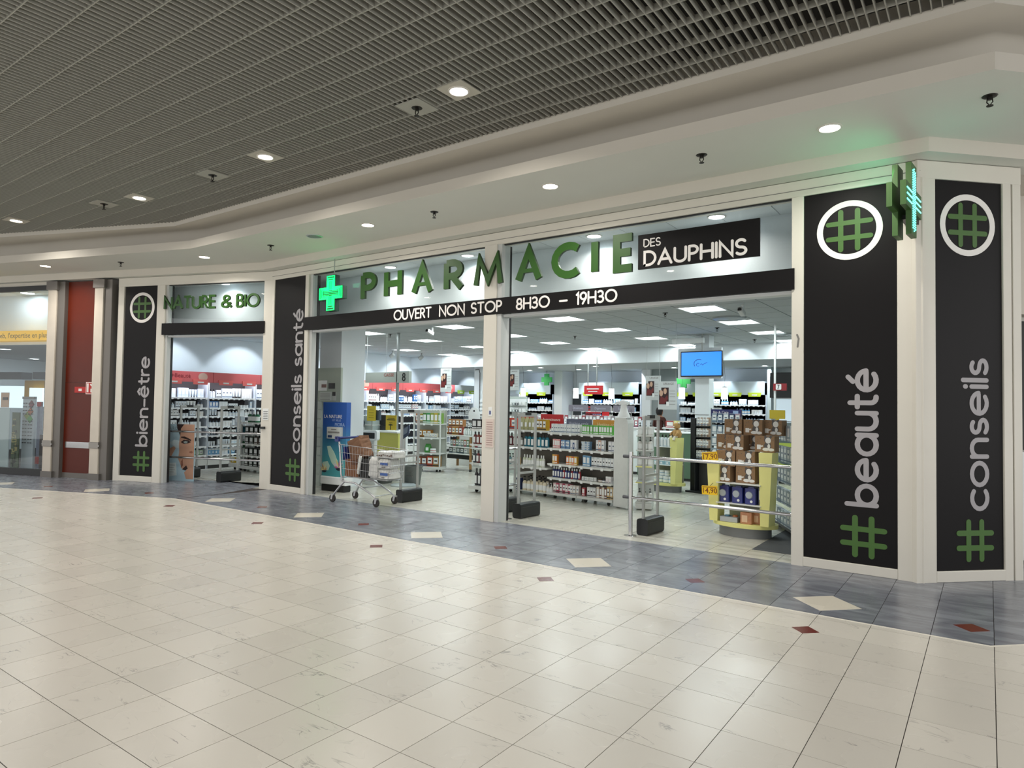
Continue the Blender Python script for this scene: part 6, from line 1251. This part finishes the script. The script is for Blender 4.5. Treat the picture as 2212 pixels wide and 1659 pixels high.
for k in range(2): row('product_carton', f_, .1, 30, .1 + .2 * k, 1.08 + .0 * k, .085, .06, .16 + .08 * k, ['c9c3c3', '8f8488', 'd6d6d6', '9a4a52', 'b9bcc4'], 'mixed pack in the %s row along the long white counter' % ('front' if not k else 'rear'), 'packs on the long white counter, row %d' % k, 'p', .1)
t = thing('header_board', 'pair of grey header boards over the long white counter, right half', 'sign', (-8.6, 14.5, 0)); 
for k in range(3): bx(t, 'board', .62 * k, .62 * k + .55, 0, .02, 1.42, 1.58, mat('head_mauve', '77727c', .5), .01, 'y')
for k in range(3): small_text(t, ['Douleurs', 'Digestion', 'Sommeil'][k], .08, (.62 * k + .27, -.002, 1.5), FR, mat('txt_grey', 'a9abb8', .5))
bx(t, 'post', .1, .12, .0, .02, 1.05, 1.5, GREYP); bx(t, 'post', 1.7, 1.72, .0, .02, 1.05, 1.5, GREYP)
t = thing('hanging_sign', 'red hanging sign with white lettering in front of the rear shelves', 'sign', onY(1262, 833, 15.0)); bx(t, 'board', 0, .52, 0, .05, -.22, 0, mat('bright_red', 'c3262a', .5, emit='c3262a', est=.15), .01, 'y'); b = MB(); b.box(.08, .42, -.003, 0, -.1, -.07); b.box(.12, .38, -.003, 0, -.16, -.14); b.build('print', WLAB, t)
for x in (.1, .35): MB().tube([(x, .02, 0), (x, .02, 3.02 - t.location.z)], .018, 8).build('pole', GREYP, t)
t = thing('red_stand', 'stepped red and white cardboard stand below the red hanging sign', 'display', onY(1262, 880, 14.9)); z0_ = t.location.z
for k in range(5): bx(t, 'tier', 0, .42, .04 * k, .04 * k + .02, -.30 + .07 * k, -.25 + .07 * k, mat('deep_red2', 'a3343a', .5), .004, 'x')
bx(t, 'side_board', .40, .60, .2, .22, -.3, .06, mat('bright_red', 'c3262a', .5)); bx(t, 'post', .2, .22, .2, .22, -z0_ + 1.08, .0, GREYP)
# rear wall shelving
KIND = {'product_carton': 'remedy_carton'}
for (ua, ub, lab, n) in ((1123, 1197, 'lit shelf unit on the rear wall, left of the dark doorway', 1), (1258, 1386, 'lit shelf unit on the rear wall, right of the dark doorway', 2), (1463, 1534, 'lit shelf unit on the rear wall, just left of the screen column', 1), (1534, 1657, 'lit shelf unit on the rear wall, behind the bear boxes', 2)):
    xa, xb_ = onY(ua, 850, 19.0)[0], onY(ub, 850, 19.0)[0]; w = xb_ - xa
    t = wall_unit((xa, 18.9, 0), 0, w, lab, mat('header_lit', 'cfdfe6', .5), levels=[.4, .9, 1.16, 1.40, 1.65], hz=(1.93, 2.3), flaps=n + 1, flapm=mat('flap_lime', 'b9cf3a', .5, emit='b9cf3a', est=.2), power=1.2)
    f_ = Frame(xa, 18.9, 0)
    for z in (1.16, 1.40, 1.65):
        x = .04
        while x < w - .2:
            nm = rnd.choice((3, 4, 5)); wd_i = rnd.uniform(.05, .08); nm = min(nm, int((w - .04 - x) / (wd_i * 1.06)))
            if nm < 1: break
            kind = rnd.choice(('product_carton', 'cream_jar', 'medicine_box', 'lotion_bottle')); kd = {'product_carton': 'carton', 'cream_jar': 'jar', 'medicine_box': 'box', 'lotion_bottle': 'bottle'}[kind]
            row(kind, f_, x, nm, .08, z, wd_i, wd_i * .8, .08 if kind == 'cream_jar' else rnd.uniform(.1, .17), [rnd.choice(BLUS + WHTS + ['9fc3e6', 'cfe6f6'])], 'lit %s on the %s shelf, %s' % (kd, {1.16: 'third', 1.4: 'second', 1.65: 'top'}[z], lab.replace('lit shelf unit on the ', '')), '%s on shelf %d, %s' % (kd, int(z * 100), lab.split(', ', 1)[1]), rnd.choice('wpd'), pos=False); x += nm * wd_i * 1.06 + .04
def wallpiece(ua, ub, z0, z1, y0, y1, m, name='pier'):
    xa, xb_ = onY(ua, 850, y0)[0], onY(ub, 850, y0)[0]; bx(sh, name, xa, xb_, y0, y1, z0, z1, m)
wallpiece(1197, 1214, 0, 2.68, 18.6, 19.3, SHOPW); wallpiece(1386, 1405, 0, 2.68, 18.6, 19.3, SHOPW); wallpiece(1657, 1666, 0, 2.68, 18.6, 19.3, mat('pier_pale', 'cfe0e4', .6)); wallpiece(1404, 1462, 0, 2.68, 18.7, 19.3, mat('pier_grey', '8f999b', .7))  # narrow end pier in a pale bluish tone, the wide one grey
xa, xb_ = onY(1214, 850, 19.2)[0], onY(1256, 850, 19.2)[0]; dd = struct('door_1', (xa, 19.28, 0)); bx(dd, 'opening', 0, xb_ - xa, 0, .04, 0, 2.05, mat('doorway_shade', '353a3d', .6)); bx(dd, 'leaf', .05, .3, -.03, 0, .02, 2.0, mat('doorway_shade2', '4b5255', .5)); bx(dd, 'lintel', -.02, xb_ - xa + .02, -.04, .0, 2.05, 2.12, WHITE)  # flat dark board for the open doorway, its shade put into the colour
def wallcross(u, v, Y, r, label):
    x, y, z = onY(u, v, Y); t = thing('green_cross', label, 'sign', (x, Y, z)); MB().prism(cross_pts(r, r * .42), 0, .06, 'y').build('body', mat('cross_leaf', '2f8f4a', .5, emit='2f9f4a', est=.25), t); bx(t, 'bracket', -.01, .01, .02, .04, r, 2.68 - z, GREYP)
wallcross(1180, 820, 18.3, .19, 'dark green cross hanging on the rear wall left of the doorway'); wallcross(1476, 823, 18.3, .2, 'bright green cross on the rear wall half hidden by the screen')
def pendant(u, v, Y, label):
    x, y, z = onY(u, v, Y); t = thing('pendant_lamp', label, 'lamp', (x, Y, z)); MB().lathe([(.08, -.16), (.07, .12)], n=16).build('shade', mat('shade_glow', 'e6f6f8', .3, emit='e6f6f8', est=1.1), t, True); MB().lathe([(.0001, -.14), (.035, -.12), (.035, -.07), (.0001, -.05)], n=12).build('bulb', mat('bulb', 'ffffff', .5, emit='f2feff', est=10), t, True)
    MB().tube([(0, 0, .12), (.01, 0, .4), (-.02, 0, 2.66 - z)], .003, 5).build('cord', BLK, t); MB().lathe([(.072, .12), (.03, .14)], n=16).build('cap', GREYP, t)
for u, v, s in ((1130, 847, 'near the left rear shelves'), (1244, 848, 'in front of the dark doorway'), (1321, 849, 'in front of the middle rear shelves'), (1473, 848, 'left of the screen column'), (1565, 848, 'right of the screen column')): pendant(u, v, 15.9, 'glowing glass pendant lamp ' + s)
t = thing('hanging_screen', 'large black hanging screen at the far right of the shop', 'screen', onY(1663, 805, 16.5)); bx(t, 'panel', 0, 1.3, 0, .06, -.60, 0, BLK, .01, 'y'); bx(t, 'mount', .5, .6, .02, .04, 0, 2.68 - t.location.z, GREYP)
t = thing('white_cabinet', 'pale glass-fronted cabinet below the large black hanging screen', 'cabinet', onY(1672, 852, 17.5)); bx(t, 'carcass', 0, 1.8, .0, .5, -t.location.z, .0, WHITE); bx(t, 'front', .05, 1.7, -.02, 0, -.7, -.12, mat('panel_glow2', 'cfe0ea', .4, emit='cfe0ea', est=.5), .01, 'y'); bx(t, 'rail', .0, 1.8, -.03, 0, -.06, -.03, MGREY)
# slatted panels with boxes near the middle post and left rear
t = thing('slat_display', 'white slatted panel with small boxes, right of the middle post', 'display', onY(1099, 880, 12.4)); z_ = -t.location.z
bx(t, 'panel', 0, .5, .0, .03, z_, .25, mat('slat_pale', 'b5bfb9', .5)); 
for k in range(9): bx(t, 'slat', 0, .5, -.012, 0, -.6 + .09 * k, -.53 + .09 * k, WHITE, .003, 'x')
f_ = Frame(t.location.x, 12.4, 0, t.location.z)
for k in range(4): row('medicine_box', f_, .05, 5, -.05, -.4 + .15 * k, .08, .05, .08, ['d9dcda', '9aa3a3', '4a4f52', 'c9cdcd'], 'small box in the %s row of the white slatted panel' % ['lowest', 'second lowest', 'second highest', 'highest'][k], 'boxes on the slatted panel, row %d' % (k + 1), rnd.choice('wpd'), .09)
t = thing('wall_pillar', 'white pillar with shelves and a dark cable behind the middle post, left side', 'column', (onY(1024, 850, 15.9)[0], 15.9, 0)); bx(t, 'shaft', 0, .45, 0, .4, 0, 2.68, SHOPW)
for k in range(7): bx(t, 'slat', .25, .5, -.03, 0, .9 + .12 * k, .97 + .12 * k, WHITE, .003, 'x')
MB().tube([(.06, -.03, 2.6), (.2, -.03, 2.62), (.24, -.03, 2.5), (.24, -.03, 1.3)], .012, 6).build('cable', DGREY, t)

# ------------------------------------------------------------------ the person behind the second display
def person(x, y, rz, hgt, label):
    t = thing('person', label, 'person', (x, y, 0), rz)
    k = hgt / 1.70
    V = [(0, 0, .94), (0, .01, 1.12), (0, .0, 1.30), (0, .0, 1.42), (0, -.01, 1.49), (.17, .0, 1.38), (.23, -.02, 1.12), (.21, -.18, .98), (.2, -.26, .96), (-.17, .0, 1.38), (-.23, -.03, 1.12), (-.2, -.19, 1.0), (-.19, -.27, .98),
         (.09, 0, .88), (.10, -.01, .50), (.10, .01, .09), (.10, -.11, .045), (-.09, 0, .88), (-.10, -.01, .50), (-.10, .01, .09), (-.10, -.11, .045)]
    Rr = [.135, .125, .14, .09, .05, .062, .045, .036, .03, .062, .045, .036, .03, .09, .06, .042, .035, .09, .06, .042, .035]
    Ed = [(0, 1), (1, 2), (2, 3), (3, 4), (3, 5), (5, 6), (6, 7), (7, 8), (3, 9), (9, 10), (10, 11), (11, 12), (0, 13), (13, 14), (14, 15), (15, 16), (0, 17), (17, 18), (18, 19), (19, 20)]
    me = bpy.data.meshes.new('body'); me.from_pydata([tuple(c * k for c in v) for v in V], Ed, []); o = bpy.data.objects.new('body', me); COL.objects.link(o)
    sk = o.modifiers.new('s', 'SKIN'); sv = me.skin_vertices[0].data
    for i, r in enumerate(Rr): sv[i].radius = (r * k, r * k * (.78 if i < 3 else 1))
    sv[0].use_root = True; sb = o.modifiers.new('u', 'SUBSURF'); sb.levels = 2; sb.render_levels = 2
    dg = bpy.context.evaluated_depsgraph_get(); m2 = bpy.data.meshes.new_from_object(o.evaluated_get(dg)); bpy.data.objects.remove(o)
    JK = mat('jacket_brown', '4a241c', .8, var=.1); TR = mat('trousers_dark', '23262b', .8); SKN = mat('skin', 'a87a60', .55)
    m2.materials.clear(); [m2.materials.append(q) for q in (JK, TR, SKN)]
    for p in m2.polygons: c = p.center / k; p.material_index = 2 if (c.z > 1.445 or (c.y < -.2 and c.z > .8)) else (0 if c.z > .86 else 1); p.use_smooth = True
    link('body', m2, t)
    hd_ = MB().lathe([(.0001, 0), (.05, .012), (.068, .06), (.078, .11), (.076, .16), (.055, .205), (.0001, .225)], 0, 0, 18, sy=1.15).xf(Matrix.Translation((0, -.01 * k, 1.475 * k))).build('head', SKN, t, True)
    MB().lathe([(.0001, .0), (.014, .01), (.012, .035), (.0001, .045)], n=8).xf(Matrix.Translation((0, -.098 * k, 1.56 * k))).build('nose', SKN, hd_, True)
    for s in (-1, 1):
        MB().lathe([(.0001, 0), (.011, .005), (.0001, .01)], n=8).xf(Matrix.Translation((s * .028, -.088 * k, 1.60 * k))).build('eye', BLK, hd_); MB().lathe([(.0001, 0), (.016, .02), (.014, .05), (.0001, .06)], n=8, sx=.4).xf(Matrix.Translation((s * .08, 0, 1.55 * k))).build('ear', SKN, hd_, True)
        hx = (.2 if s > 0 else -.19) * k; hy, hz = -.28 * k, .965 * k + (0 if s > 0 else .015)
        for f in range(4): MB().tube([(hx + (f - 1.5) * .018, hy, hz), (hx + (f - 1.5) * .021, hy - .045, hz - .008), (hx + (f - 1.5) * .021, hy - (.07, .08, .077, .062)[f], hz - .03)], .008, 6).build('finger', SKN, t, True)
        MB().tube([(hx - s * .03, hy + .02, hz), (hx - s * .055, hy - .02, hz - .01), (hx - s * .06, hy - .045, hz - .02)], .009, 6).build('thumb', SKN, t, True)
    MB().box(-.018, .018, -.093 * k, -.088 * k, 1.528 * k, 1.534 * k).build('mouth', mat('lips', '7d4038', .6), hd_)
    MB().lathe([(.06, .03), (.086, .09), (.09, .15), (.066, .215), (.0001, .24)], 0, .012, 18, sy=1.08).xf(Matrix.Translation((0, .008, 1.475 * k))).build('hair', mat('hair_black', '171213', .6), t, True)
x, y, z = onY(1425, 905, 16.7)
person(x, 16.7, radians(165), 1.52, 'person with black hair in a dark brown jacket, seen from behind below the posters')
